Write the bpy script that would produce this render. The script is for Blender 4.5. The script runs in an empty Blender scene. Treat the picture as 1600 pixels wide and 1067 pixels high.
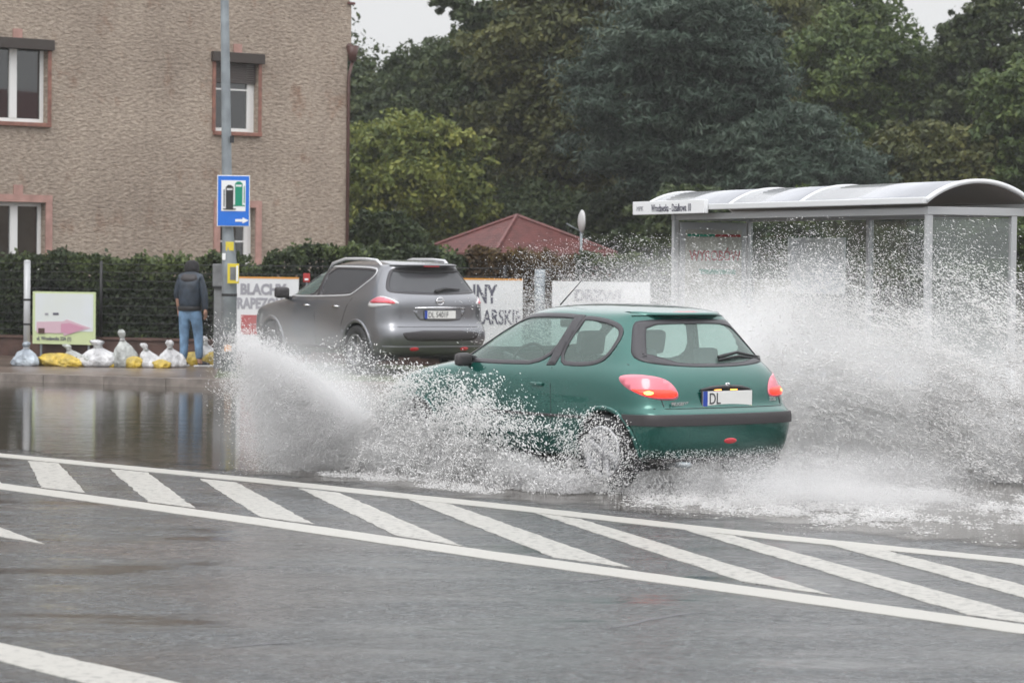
import bpy, bmesh, math, random
import numpy as np
from mathutils import Vector, Matrix
from mathutils.bvhtree import BVHTree
C = bpy.context.scene
COL = C.collection
R = math.radians
random.seed(7)
rng = np.random.default_rng(11)

# ------------------------------------------------------------------ camera, sky, sun
F, HZ, ROLL, H = 4400.0, 410.0, 0.0105, 1.77
cd = bpy.data.cameras.new("camera")
cam = bpy.data.objects.new("camera", cd); COL.objects.link(cam)
cam.location = (0, 0, H)
PITCH = math.atan((533.5 - HZ) / F)
CM = Matrix.Rotation(math.pi/2 - PITCH, 3, 'X') @ Matrix.Rotation(ROLL, 3, 'Z')
cam.rotation_euler = CM.to_euler()
cd.sensor_width = 36; cd.lens = 36*F/1600
cd.clip_start = 0.5; cd.clip_end = 3000
cd.dof.use_dof = True; cd.dof.focus_distance = 22.5; cd.dof.aperture_fstop = 5.0
C.camera = cam

w = bpy.data.worlds.new("World"); C.world = w; w.use_nodes = True
nt = w.node_tree; bg = nt.nodes["Background"]
sk = nt.nodes.new("ShaderNodeTexSky"); sk.sky_type = 'NISHITA'; sk.sun_disc = False
SUN_EL, SUN_ROT = R(48), R(200)
sk.sun_elevation = SUN_EL; sk.sun_rotation = SUN_ROT
sk.air_density = 1.0; sk.dust_density = 6.0; sk.ozone_density = 1.0
hs = nt.nodes.new("ShaderNodeHueSaturation"); hs.inputs["Saturation"].default_value = 0.16
nt.links.new(sk.outputs[0], hs.inputs["Color"])
mxw = nt.nodes.new("ShaderNodeMix"); mxw.data_type = 'RGBA'; mxw.inputs[0].default_value = 0.75
# cloud deck: an overcast sky is brighter overhead than at the horizon
tcw = nt.nodes.new("ShaderNodeTexCoord"); sxw = nt.nodes.new("ShaderNodeSeparateXYZ"); nt.links.new(tcw.outputs["Generated"], sxw.inputs[0])
rpw = nt.nodes.new("ShaderNodeValToRGB"); rpw.color_ramp.elements[0].position = 0.12; rpw.color_ramp.elements[0].color = (.325, .328, .333, 1)
rpw.color_ramp.elements[1].position = .85; rpw.color_ramp.elements[1].color = (.96, .97, 1, 1); nt.links.new(sxw.outputs[2], rpw.inputs[0])
vmw = nt.nodes.new("ShaderNodeVectorMath"); vmw.operation = 'SCALE'; vmw.inputs["Scale"].default_value = 24.0
nt.links.new(rpw.outputs[0], vmw.inputs[0]); nt.links.new(vmw.outputs[0], mxw.inputs[7])
nt.links.new(hs.outputs[0], mxw.inputs[6]); nt.links.new(mxw.outputs[2], bg.inputs["Color"])
bg.inputs["Strength"].default_value = 0.10

sl = bpy.data.lights.new("sun", 'SUN'); sl.energy = 0.6; sl.angle = R(25); sl.color = (1, .97, .93)
so = bpy.data.objects.new("sun", sl); COL.objects.link(so)
so.rotation_euler = (math.pi/2 - SUN_EL, 0, math.pi - SUN_ROT)
C.view_settings.view_transform = 'Standard'; C.view_settings.look = 'None'
C.view_settings.gamma = 1; C.view_settings.exposure = 0.34
C.render.engine = 'CYCLES'
C.cycles.use_denoising = True
C.cycles.max_bounces = 10; C.cycles.diffuse_bounces = 3; C.cycles.glossy_bounces = 3
C.cycles.transmission_bounces = 4; C.cycles.transparent_max_bounces = 12; C.cycles.volume_bounces = 8; C.cycles.volume_step_rate = 3.0; C.cycles.volume_max_steps = 64
C.cycles.use_adaptive_sampling = True; C.cycles.adaptive_threshold = 0.02

# ------------------------------------------------------------------ measuring helpers
def ray(x, y):
    return (CM @ Vector(((x-800)/F, -(y-533.5)/F, -1))).normalized()
def ground(x, y, z=0.0):
    d = ray(x, y); t = (z-H)/d.z
    return Vector((d.x*t, d.y*t, z))
def at(x, y, Y):
    d = ray(x, y); t = Y/d.y
    return Vector((d.x*t, Y, H+d.z*t))

# ------------------------------------------------------------------ materials
def M(name, col, rough=.6, metal=0., coat=0., var=0., scale=4., bump=0., bscale=30., emit=0., ecol=None,
      col2=None, stretch=(1, 1, 1), spec=.5, trans=0., detail=5., bdist=.02):
    m = bpy.data.materials.new(name); m.use_nodes = True
    t = m.node_tree; p = t.nodes["Principled BSDF"]
    p.inputs["Base Color"].default_value = (*col, 1)
    p.inputs["Roughness"].default_value = rough; p.inputs["Metallic"].default_value = metal
    p.inputs["Coat Weight"].default_value = coat; p.inputs["Coat Roughness"].default_value = .035
    p.inputs["Specular IOR Level"].default_value = spec
    if emit:
        p.inputs["Emission Color"].default_value = (*(ecol or col), 1); p.inputs["Emission Strength"].default_value = emit
    tc = t.nodes.new("ShaderNodeTexCoord"); mp = t.nodes.new("ShaderNodeMapping")
    mp.inputs["Scale"].default_value = stretch
    t.links.new(tc.outputs["Object"], mp.inputs["Vector"])
    if var or col2:
        n = t.nodes.new("ShaderNodeTexNoise"); n.inputs["Scale"].default_value = scale; n.inputs["Detail"].default_value = detail
        t.links.new(mp.outputs[0], n.inputs["Vector"])
        r = t.nodes.new("ShaderNodeValToRGB")
        c2 = col2 or tuple(c*(1-var) for c in col)
        r.color_ramp.elements[0].position = .35; r.color_ramp.elements[0].color = (*c2, 1)
        r.color_ramp.elements[1].position = .65; r.color_ramp.elements[1].color = (*[min(1, c*(1+var*.5)) for c in col], 1)
        t.links.new(n.outputs["Fac"], r.inputs[0]); t.links.new(r.outputs[0], p.inputs["Base Color"])
    if bump:
        n2 = t.nodes.new("ShaderNodeTexNoise"); n2.inputs["Scale"].default_value = bscale; n2.inputs["Detail"].default_value = 6
        t.links.new(mp.outputs[0], n2.inputs["Vector"])
        b = t.nodes.new("ShaderNodeBump"); b.inputs["Strength"].default_value = bump; b.inputs["Distance"].default_value = bdist
        t.links.new(n2.outputs["Fac"], b.inputs["Height"]); t.links.new(b.outputs[0], p.inputs["Normal"])
    return m

def glass_mat(name, tint, rough=.02, ior=1.45, dirt=0.0, dcol=(.5, .55, .55)):
    m = bpy.data.materials.new(name); m.use_nodes = True; t = m.node_tree
    t.nodes.remove(t.nodes["Principled BSDF"]); out = t.nodes["Material Output"]
    tr = t.nodes.new("ShaderNodeBsdfTransparent"); tr.inputs[0].default_value = (*tint, 1)
    gl = t.nodes.new("ShaderNodeBsdfGlossy"); gl.inputs["Roughness"].default_value = rough
    lw = t.nodes.new("ShaderNodeLayerWeight"); lw.inputs[0].default_value = .5
    pw_ = t.nodes.new("ShaderNodeMath"); pw_.operation = 'POWER'; pw_.inputs[1].default_value = 5; t.links.new(lw.outputs["Facing"], pw_.inputs[0])
    f0 = ((ior-1)/(ior+1))**2; fr = t.nodes.new("ShaderNodeMath"); fr.operation = 'MULTIPLY_ADD'; fr.inputs[1].default_value = 1-f0; fr.inputs[2].default_value = f0
    t.links.new(pw_.outputs[0], fr.inputs[0])
    mx = t.nodes.new("ShaderNodeMixShader")
    t.links.new(fr.outputs[0], mx.inputs[0]); t.links.new(tr.outputs[0], mx.inputs[1]); t.links.new(gl.outputs[0], mx.inputs[2])
    last = mx
    if dirt:
        df = t.nodes.new("ShaderNodeBsdfDiffuse"); df.inputs[0].default_value = (*dcol, 1)
        m2 = t.nodes.new("ShaderNodeMixShader"); m2.inputs[0].default_value = dirt
        t.links.new(mx.outputs[0], m2.inputs[1]); t.links.new(df.outputs[0], m2.inputs[2]); last = m2
    t.links.new(last.outputs[0], out.inputs[0])
    return m

def road_mat():
    m = bpy.data.materials.new("wet_asphalt"); m.use_nodes = True; t = m.node_tree; p = t.nodes["Principled BSDF"]
    N = t.nodes.new; L = t.links.new
    tc = N("ShaderNodeTexCoord")
    def noise(s, d=6, st=(1, 1, 1), rz=0.):
        mp = N("ShaderNodeMapping"); mp.inputs["Scale"].default_value = st; mp.inputs["Rotation"].default_value = (0, 0, rz)
        L(tc.outputs["Object"], mp.inputs[0])
        n = N("ShaderNodeTexNoise"); n.inputs["Scale"].default_value = s; n.inputs["Detail"].default_value = d
        L(mp.outputs[0], n.inputs["Vector"]); return n.outputs["Fac"]
    def ramp(f, a, ca, b, cb):
        r = N("ShaderNodeValToRGB"); e = r.color_ramp.elements
        e[0].position = a; e[0].color = (*ca, 1); e[1].position = b; e[1].color = (*cb, 1); L(f, r.inputs[0]); return r.outputs[0]
    def mix(f, a, b, mode='MIX'):
        x = N("ShaderNodeMix"); x.data_type = 'RGBA'; x.blend_type = mode
        if isinstance(f, float): x.inputs[0].default_value = f
        else: L(f, x.inputs[0])
        L(a, x.inputs[6]); L(b, x.inputs[7]); return x.outputs[2]
    grain = ramp(noise(34, 6), .40, (.007, .008, .0085), .66, (.082, .092, .096))
    brown = ramp(noise(26, 6), .45, (.026, .018, .014), .68, (.12, .09, .07))
    mott = ramp(noise(11, 7, (1, 1, 1), .66), .40, (.42, .42, .43), .60, (1.25, 1.25, 1.25))
    grain = mix(1.0, grain, mott, "MULTIPLY"); brown = mix(1.0, brown, mott, "MULTIPLY")
    patch = ramp(noise(.55, 7, (1, 1, 1), .66), .50, (0, 0, 0), .60, (1, 1, 1))
    sx = N("ShaderNodeSeparateXYZ"); L(tc.outputs["Object"], sx.inputs[0])
    mr = N("ShaderNodeMapRange"); L(sx.outputs[0], mr.inputs[0]); mr.inputs[1].default_value = -.2; mr.inputs[2].default_value = -2.4
    mu = N("ShaderNodeMath"); mu.operation = 'MULTIPLY'; L(patch, mu.inputs[0]); L(mr.outputs[0], mu.inputs[1])
    L(mix(mu.outputs[0], grain, brown), p.inputs["Base Color"])
    wet = ramp(noise(1.1, 9, (1, 2.6, 1), .66), .36, (.10, .10, .10), .62, (.40, .40, .40))
    wet2 = ramp(noise(10, 7), .4, (.55, .55, .55), .62, (1.35, 1.35, 1.35))
    film = ramp(noise(.62, 8, (1, 3.0, 1), .66), .45, (0, 0, 0), .64, (1, 1, 1)); flr = ramp(noise(.5, 2), .0, (.055, .055, .055), 1., (.056, .056, .056))
    L(mix(film, mix(1.0, wet, wet2, 'MULTIPLY'), flr), p.inputs["Roughness"])
    inv = N("ShaderNodeMapRange"); L(film, inv.inputs[0]); inv.inputs[3].default_value = 1.0; inv.inputs[4].default_value = .10
    p.inputs["Specular IOR Level"].default_value = .5
    b = N("ShaderNodeBump"); b.inputs["Distance"].default_value = .006; L(inv.outputs[0], b.inputs["Strength"])
    L(noise(90, 5), b.inputs["Height"])
    b2 = N("ShaderNodeBump"); b2.inputs["Distance"].default_value = .018; L(inv.outputs[0], b2.inputs["Strength"])
    L(noise(15, 7), b2.inputs["Height"]); L(b.outputs[0], b2.inputs["Normal"])
    L(b2.outputs[0], p.inputs["Normal"])
    return m

def paint_line_mat():
    m = bpy.data.materials.new("road_paint"); m.use_nodes = True; t = m.node_tree; p = t.nodes["Principled BSDF"]
    N = t.nodes.new; L = t.links.new
    tc = N("ShaderNodeTexCoord")
    n = N("ShaderNodeTexNoise"); n.inputs["Scale"].default_value = 17; n.inputs["Detail"].default_value = 8; n.inputs["Roughness"].default_value = .7
    L(tc.outputs["Object"], n.inputs[0])
    at_ = N("ShaderNodeAttribute"); at_.attribute_name = "wear"
    ad = N("ShaderNodeMath"); ad.operation = 'SUBTRACT'; L(n.outputs["Fac"], ad.inputs[0]); L(at_.outputs["Fac"], ad.inputs[1])
    r = N("ShaderNodeValToRGB"); e = r.color_ramp.elements
    e[0].position = .34; e[0].color = (.10, .098, .092, 1); e[1].position = .50; e[1].color = (.36, .35, .32, 1)
    L(ad.outputs[0], r.inputs[0]); L(r.outputs[0], p.inputs["Base Color"])
    p.inputs["Roughness"].default_value = .42
    b = N("ShaderNodeBump"); b.inputs["Strength"].default_value = .4; b.inputs["Distance"].default_value = .006
    L(n.outputs["Fac"], b.inputs["Height"]); L(b.outputs[0], p.inputs["Normal"])
    return m

def water_mat():
    m = bpy.data.materials.new("flood_water"); m.use_nodes = True; t = m.node_tree; p = t.nodes["Principled BSDF"]
    N = t.nodes.new; L = t.links.new
    p.inputs["Base Color"].default_value = (.045, .038, .030, 1)
    p.inputs["Roughness"].default_value = .07; p.inputs["IOR"].default_value = 1.33; p.inputs["Specular IOR Level"].default_value = .5
    tc = N("ShaderNodeTexCoord")
    def nz(s, d, st, rz):
        mp = N("ShaderNodeMapping"); mp.inputs["Scale"].default_value = st; mp.inputs["Rotation"].default_value = (0, 0, rz)
        L(tc.outputs["Object"], mp.inputs[0]); n = N("ShaderNodeTexNoise"); n.inputs["Scale"].default_value = s
        n.inputs["Detail"].default_value = d; L(mp.outputs[0], n.inputs[0]); return n.outputs["Fac"]
    b = N("ShaderNodeBump"); b.inputs["Strength"].default_value = .10; b.inputs["Distance"].default_value = .02
    L(nz(9, 4, (.5, 1.6, 1), .3), b.inputs["Height"])
    b2 = N("ShaderNodeBump"); b2.inputs["Strength"].default_value = .06; b2.inputs["Distance"].default_value = .05
    L(nz(1.3, 3, (.6, 1.8, 1), -.1), b2.inputs["Height"]); L(b.outputs[0], b2.inputs["Normal"])
    L(b2.outputs[0], p.inputs["Normal"])
    # the water thins out to nothing along its near edge
    e0_, e1_ = ground(60, 712), ground(1300, 832); ed = (e1_-e0_).normalized(); en = Vector((-ed.y, ed.x, 0))
    if en.y < 0: en = -en
    dt = N("ShaderNodeVectorMath"); dt.operation = 'DOT_PRODUCT'; dt.inputs[1].default_value = en; L(tc.outputs["Object"], dt.inputs[0])
    ad = N("ShaderNodeMath"); ad.operation = 'SUBTRACT'; L(dt.outputs["Value"], ad.inputs[0]); ad.inputs[1].default_value = e0_.dot(en)
    a2 = N("ShaderNodeMath"); a2.operation = 'MULTIPLY_ADD'; L(nz(2.2, 6, (1, 1, 1), 0), a2.inputs[0]); a2.inputs[1].default_value = 1.6; L(ad.outputs[0], a2.inputs[2])
    mr = N("ShaderNodeMapRange"); L(a2.outputs[0], mr.inputs[0]); mr.inputs[1].default_value = .70; mr.inputs[2].default_value = 1.25
    tp_ = N("ShaderNodeBsdfTransparent"); mx = N("ShaderNodeMixShader"); L(mr.outputs[0], mx.inputs[0]); L(tp_.outputs[0], mx.inputs[1]); L(p.outputs[0], mx.inputs[2])
    L(mx.outputs[0], t.nodes["Material Output"].inputs[0])
    return m

def wall_mat():
    m = bpy.data.materials.new("roughcast_render"); m.use_nodes = True; t = m.node_tree; p = t.nodes["Principled BSDF"]
    N = t.nodes.new; L = t.links.new
    tc = N("ShaderNodeTexCoord")
    def nz(s, d, st=(1, 1, 1), ro=.5):
        mp = N("ShaderNodeMapping"); mp.inputs["Scale"].default_value = st
        L(tc.outputs["Object"], mp.inputs[0]); n = N("ShaderNodeTexNoise"); n.inputs["Scale"].default_value = s
        n.inputs["Detail"].default_value = d; n.inputs["Roughness"].default_value = ro; L(mp.outputs[0], n.inputs[0]); return n.outputs["Fac"]
    def ramp(f, a, ca, b, cb):
        r = N("ShaderNodeValToRGB"); e = r.color_ramp.elements
        e[0].position = a; e[0].color = (*ca, 1); e[1].position = b; e[1].color = (*cb, 1); L(f, r.inputs[0]); return r.outputs[0]
    base = ramp(nz(.6, 5), .3, (.312, .260, .214), .7, (.445, .378, .312))
    fine = ramp(nz(9, 5, (1, 1, 2.2), .65), .34, (.64, .61, .59), .6, (1.08, 1.06, 1.04))
    red = ramp(nz(1.4, 7, (1, 1, .8), .7), .56, (1, 1, 1), .70, (.70, .54, .47))
    x = N("ShaderNodeMix"); x.data_type = 'RGBA'; x.blend_type = 'MULTIPLY'; x.inputs[0].default_value = 1; L(base, x.inputs[6]); L(fine, x.inputs[7])
    y = N("ShaderNodeMix"); y.data_type = 'RGBA'; y.blend_type = 'MULTIPLY'; y.inputs[0].default_value = 1; L(x.outputs[2], y.inputs[6]); L(red, y.inputs[7])
    L(y.outputs[2], p.inputs["Base Color"]); p.inputs["Roughness"].default_value = .9
    b = N("ShaderNodeBump"); b.inputs["Strength"].default_value = 1.0; b.inputs["Distance"].default_value = .06
    L(nz(10, 5, (1, 1, 2.2), .6), b.inputs["Height"]); L(b.outputs[0], p.inputs["Normal"])
    return m

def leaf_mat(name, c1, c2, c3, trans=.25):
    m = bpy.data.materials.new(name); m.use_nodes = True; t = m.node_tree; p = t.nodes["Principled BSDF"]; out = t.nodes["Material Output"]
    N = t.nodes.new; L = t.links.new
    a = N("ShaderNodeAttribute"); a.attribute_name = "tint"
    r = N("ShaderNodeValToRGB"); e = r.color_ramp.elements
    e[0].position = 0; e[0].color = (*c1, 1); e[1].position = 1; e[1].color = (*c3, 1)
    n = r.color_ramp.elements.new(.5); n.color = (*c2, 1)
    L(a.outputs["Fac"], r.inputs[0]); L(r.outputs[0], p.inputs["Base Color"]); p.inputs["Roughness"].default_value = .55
    p.inputs["Specular IOR Level"].default_value = .3
    tl = N("ShaderNodeBsdfTranslucent"); L(r.outputs[0], tl.inputs[0])
    mx = N("ShaderNodeMixShader"); mx.inputs[0].default_value = trans; L(p.outputs[0], mx.inputs[1]); L(tl.outputs[0], mx.inputs[2]); L(mx.outputs[0], out.inputs[0])
    return m

def spray_mat(name, col=(.95, .945, .94), k=.5):
    m = bpy.data.materials.new(name); m.use_nodes = True; t = m.node_tree; out = t.nodes["Material Output"]
    t.nodes.remove(t.nodes["Principled BSDF"]); N = t.nodes.new; L = t.links.new
    d = N("ShaderNodeBsdfDiffuse"); d.inputs[0].default_value = (*col, 1)
    tl = N("ShaderNodeBsdfTranslucent"); tl.inputs[0].default_value = (*col, 1)
    mx = N("ShaderNodeMixShader"); mx.inputs[0].default_value = k; L(d.outputs[0], mx.inputs[1]); L(tl.outputs[0], mx.inputs[2]); L(mx.outputs[0], out.inputs[0])
    return m

MT = dict(
    road=road_mat(), line=paint_line_mat(), water=water_mat(), wall=wall_mat(),
    paving=M("wet_paving", (.15, .115, .095), .28, var=.5, scale=1.6, bump=.3, bscale=14),
    kerb=M("kerb_concrete", (.22, .19, .17), .4, var=.3, scale=5, bump=.3),
    grass=M("grass_soil", (.07, .085, .035), .8, var=.5, scale=3, bump=.8, bscale=25),
    earth=M("park_ground", (.05, .055, .03), .9, var=.5, scale=1, bump=.6, bscale=5),
    green=M("green_car_paint", (.001, .088, .070), .22, metal=.5, coat=1),
    greyp=M("grey_car_paint", (.185, .190, .205), .32, metal=.65, coat=1),
    trimin=M("interior_trim", (.10, .105, .11), .8),
    seatg=M("seat_fabric", (.065, .072, .078), .9, bump=.3, bscale=60),
    black=M("black_plastic", (.018, .018, .02), .5),
    bumper=M("grey_bumper_plastic", (.036, .032, .034), .48, bump=.1, bscale=80),
    rubber=M("tyre_rubber", (.015, .015, .016), .6, bump=.3, bscale=60),
    alloy=M("wheel_silver", (.50, .50, .52), .32, metal=.6, var=.15),
    rail=M("silver_rail", (.62, .63, .65), .3, metal=.4),
    alloyd=M("dull_wheel_alloy", (.22, .22, .23), .4, metal=.5, var=.3),
    chrome=M("chrome", (.8, .8, .82), .12, metal=1),
    seal=M("window_seal", (.035, .033, .038), .35),
    redl=M("red_lens", (.45, .02, .035), .12, coat=1, emit=.12, ecol=(1, .06, .07)),
    redlit=M("lit_brake_lens", (.7, .03, .02), .15, emit=1.5, ecol=(1, .035, .02)),
    lamp=M("lit_bulb_lens", (1, .3, .08), .2, emit=5.0, ecol=(1, .33, .06)),
    pink=M("clear_red_lens", (.62, .14, .19), .15, coat=1),
    clear=M("clear_lens", (.62, .62, .64), .12, coat=1),
    plate=M("plate_white", (.72, .72, .70), .35),
    blue=M("plate_blue", (.02, .06, .35), .4),
    ytrim=M("plate_yellow", (.55, .48, .05), .4),
    ink=M("plate_ink", (.06, .06, .065), .5),
    glassc=glass_mat("clear_car_glass", (.66, .80, .76), dirt=.20, dcol=(.42, .55, .51)),
    glassd=glass_mat("tinted_car_glass", (.12, .125, .135), rough=.04, ior=1.7, dirt=.35, dcol=(.17, .175, .19)),
    glassw=glass_mat("window_glass", (.22, .24, .25), ior=2.3),
    glasss=glass_mat("shelter_glass", (.80, .84, .83), dirt=.10, dcol=(.6, .62, .6)),
    white=M("white_frame", (.74, .74, .73), .4),
    shutter=M("shutter_dark", (.045, .035, .030), .5),
    slat=M("shutter_slats", (.075, .062, .058), .5),
    pinkp=M("pink_plaster", (.40, .235, .20), .75, var=.2, scale=6, bump=.2),
    sill=M("terracotta_sill", (.25, .115, .085), .5, var=.3, scale=8),
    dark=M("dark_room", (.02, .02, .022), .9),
    curtain=M("curtain", (.22, .21, .2), .9),
    redpipe=M("downpipe_red", (.085, .04, .034), .5),
    rooft=M("roof_tiles", (.135, .042, .038), .55, var=.3, scale=5),
    galv=M("galvanised_steel", (.26, .29, .31), .42, metal=.3, var=.3, scale=3),
    conc=M("grey_concrete", (.17, .175, .18), .75, var=.3, scale=5, bump=.2),
    steel=M("painted_steel", (.42, .43, .44), .4, metal=.2),
    sblue=M("sign_blue", (.012, .15, .62), .4),
    swhite=M("sign_white", (.78, .79, .80), .45),
    sblack=M("sign_black", (.02, .02, .02), .5),
    sgreen=M("sign_green", (.0, .24, .14), .5),
    banner=M("banner_white", (.66, .67, .68), .5, var=.06, scale=2),
    letters=M("banner_letters", (.10, .10, .13), .6),
    lettersd=M("banner_letters_faded", (.30, .30, .33), .6),
    bred=M("banner_red", (.36, .025, .022), .5),
    orange=M("banner_edge", (.65, .30, .06), .5),
    spale=M("sign_pale", (.60, .64, .60), .5, col2=(.62, .66, .70), scale=1.2),
    slime=M("sign_lime", (.52, .60, .34), .5),
    spink=M("sign_pink", (.56, .40, .46), .5),
    spink2=M("sign_pink_dark", (.52, .26, .36), .5),
    brown=M("brown_base_wall", (.085, .045, .035), .6, var=.4, scale=3, bump=.4),
    wood=M("brown_timber", (.10, .05, .03), .7, var=.4, scale=3),
    bagw=M("white_bag", (.68, .68, .69), .4, col2=(.40, .40, .41), scale=5, bump=1, bscale=11, bdist=.06),
    bagb=M("bluish_bag", (.55, .62, .68), .4, col2=(.22, .25, .29), scale=5, bump=1, bscale=11, bdist=.06),
    bagy=M("yellow_bag", (.62, .44, .06), .4, col2=(.36, .27, .06), scale=6, bump=1, bscale=11, bdist=.06),
    bagc=M("clear_bag", (.52, .54, .52), .3, col2=(.28, .29, .28), scale=6, bump=1, bscale=11, bdist=.06),
    skin=M("skin", (.42, .24, .17), .55),
    jacket=M("dark_jacket", (.020, .032, .050), .55, var=.4, scale=9, bump=.5, bscale=12),
    jyoke=M("jacket_yoke", (.028, .024, .026), .6, bump=.4, bscale=14),
    jeans=M("blue_jeans", (.14, .24, .37), .8, var=.45, scale=7, bump=.4, bscale=18),
    shoe=M("dark_shoe", (.03, .03, .035), .6), sole=M("white_sole", (.65, .65, .65), .6),
    hair=M("dark_hood", (.012, .011, .012), .85, bump=.6, bscale=30),
    poly=M("roof_polycarbonate", (.30, .31, .335), .22, coat=.6, var=.15, scale=2),
    ceil=M("shelter_ceiling", (.16, .14, .125), .6),
    alu=M("white_aluminium", (.66, .67, .68), .35),
    poster=M("poster_paper", (.42, .42, .36), .5, var=.25, scale=3),
    bluebox=M("blue_seat", (.08, .20, .42), .5),
    bark=M("bark", (.05, .04, .032), .9, var=.4, scale=6, bump=.6),
    yellow=M("yellow_sign", (.65, .52, .04), .5),
    refl=M("amber_reflector", (.75, .42, .22), .3),
    dish=M("dish_grey", (.5, .5, .5), .4),
    spray=spray_mat("water_spray"), mist=spray_mat("water_mist", (.95, .945, .945), .5),
)

# ------------------------------------------------------------------ object helpers
def tag(o, label=None, cat=None, group=None, kind=None):
    if label: o["label"] = label
    if cat: o["category"] = cat
    if group: o["group"] = group
    if kind: o["kind"] = kind
    return o
def empty(name, loc=(0, 0, 0), rz=0., parent=None):
    o = bpy.data.objects.new(name, None); COL.objects.link(o); o.location = loc; o.rotation_euler = (0, 0, rz)
    o.empty_display_size = .1
    if parent: o.parent = parent
    return o
def link(name, me, mat, parent=None, smooth=False, loc=None, rz=None):
    if mat is not None and not isinstance(mat, (list, tuple)): mat = [mat]
    for m in mat or []: me.materials.append(MT[m] if isinstance(m, str) else m)
    if smooth: me.polygons.foreach_set("use_smooth", [True]*len(me.polygons))
    me.update()
    o = bpy.data.objects.new(name, me); COL.objects.link(o)
    if parent: o.parent = parent
    if loc is not None: o.location = loc
    if rz is not None: o.rotation_euler = (0, 0, rz)
    return o
class MB:
    """collects shapes into one bmesh"""
    def __init__(s): s.bm = bmesh.new()
    def box(s, a, b, bevel=0.):
        a, b = Vector(a), Vector(b)
        r = bmesh.ops.create_cube(s.bm, size=1.0)
        c = (a+b)/2; d = b-a
        for v in r['verts']: v.co = Vector((v.co.x*d.x, v.co.y*d.y, v.co.z*d.z))+c
        if bevel:
            es = list({e for v in r['verts'] for e in v.link_edges})
            bmesh.ops.bevel(s.bm, geom=es, offset=bevel, segments=2, affect='EDGES', profile=.6)
        return s
    def tube(s, pts, rad, seg=8, cap=True):
        pts = [Vector(p) for p in pts]
        if not isinstance(rad, (list, tuple)): rad = [rad]*len(pts)
        rings = []; up = None
        for i, p in enumerate(pts):
            d = (pts[min(i+1, len(pts)-1)]-pts[max(i-1, 0)]).normalized()
            if up is None: up = Vector((0, 0, 1)) if abs(d.z) < .9 else Vector((1, 0, 0))
            a = d.cross(up).normalized(); b = a.cross(d).normalized(); up = b
            rings.append([s.bm.verts.new(p+rad[i]*(math.cos(k*2*math.pi/seg)*a+math.sin(k*2*math.pi/seg)*b)) for k in range(seg)])
        for r0, r1 in zip(rings, rings[1:]):
            for k in range(seg): s.bm.faces.new((r0[k], r0[(k+1) % seg], r1[(k+1) % seg], r1[k]))
        if cap: s.bm.faces.new(rings[0][::-1]); s.bm.faces.new(rings[-1])
        return s
    def prism(s, poly, y0, y1):
        """poly in xz, extruded y0..y1"""
        a = [s.bm.verts.new((p[0], y0, p[1])) for p in poly]; b = [s.bm.verts.new((p[0], y1, p[1])) for p in poly]
        s.bm.faces.new(a); s.bm.faces.new(b[::-1]); n = len(poly)
        for i in range(n): s.bm.faces.new((a[i], b[i], b[(i+1) % n], a[(i+1) % n]))
        return s
    def lathe(s, prof, axis='Z', seg=24, c=(0, 0, 0), close=False):
        c = Vector(c); rings = []
        for r, h in prof:
            ring = []
            for k in range(seg):
                t = 2*math.pi*k/seg; x, y = r*math.cos(t), r*math.sin(t)
                v = Vector((x, y, h)) if axis == 'Z' else (Vector((x, h, y)) if axis == 'Y' else Vector((h, x, y)))
                ring.append(s.bm.verts.new(c+v))
            rings.append(ring)
        pr = list(zip(rings, rings[1:]))+([(rings[-1], rings[0])] if close else [])
        for r0, r1 in pr:
            for k in range(seg): s.bm.faces.new((r0[k], r0[(k+1) % seg], r1[(k+1) % seg], r1[k]))
        return s
    def build(s, name, mat, parent=None, smooth=False, **k):
        bmesh.ops.recalc_face_normals(s.bm, faces=s.bm.faces)
        me = bpy.data.meshes.new(name); s.bm.to_mesh(me); s.bm.free()
        return link(name, me, mat, parent, smooth, **k)
def autosmooth(o, ang=35):
    me = o.data; me.polygons.foreach_set("use_smooth", [True]*len(me.polygons))
    try: me.set_sharp_from_angle(angle=R(ang))
    except Exception: pass
    return o
def text(name, s, size, mat, parent, x, z, y=-.004, bold=0.0, wscale=1.0, align='LEFT', spacing=1.0):
    """flat lettering lying in the xz plane, facing -y"""
    cu = bpy.data.curves.new(name, 'FONT'); cu.body = s; cu.size = size; cu.offset = bold; cu.extrude = .0015
    cu.align_x = align; cu.space_character = spacing; cu.resolution_u = 3
    tmp = bpy.data.objects.new("tmp", cu); COL.objects.link(tmp)
    dg = bpy.context.evaluated_depsgraph_get()
    me = bpy.data.meshes.new_from_object(tmp.evaluated_get(dg))
    bpy.data.objects.remove(tmp)
    for v in me.vertices: v.co = Vector((v.co.x*wscale+x, y-v.co.z, v.co.y+z))
    return link(name, me, mat, parent)
def evalmesh(o):
    dg = bpy.context.evaluated_depsgraph_get()
    return bpy.data.meshes.new_from_object(o.evaluated_get(dg))
def np_mesh(name, V, faces_flat, k, mat, parent=None, smooth=False, attr=None, mats=None):
    me = bpy.data.meshes.new(name); nf = len(faces_flat)//k
    me.vertices.add(len(V)); me.vertices.foreach_set("co", np.ascontiguousarray(V, dtype=np.float32).ravel())
    me.loops.add(len(faces_flat)); me.loops.foreach_set("vertex_index", faces_flat.astype(np.int32))
    me.polygons.add(nf); me.polygons.foreach_set("loop_start", np.arange(0, nf*k, k, dtype=np.int32))
    try: me.polygons.foreach_set("loop_total", np.full(nf, k, dtype=np.int32))
    except Exception: pass
    me.update(calc_edges=True)
    if attr is not None:
        for nme, arr, dom in attr:
            a = me.attributes.new(nme, 'FLOAT', dom); a.data.foreach_set("value", arr.astype(np.float32))
    return link(name, me, mat, parent, smooth)

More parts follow.
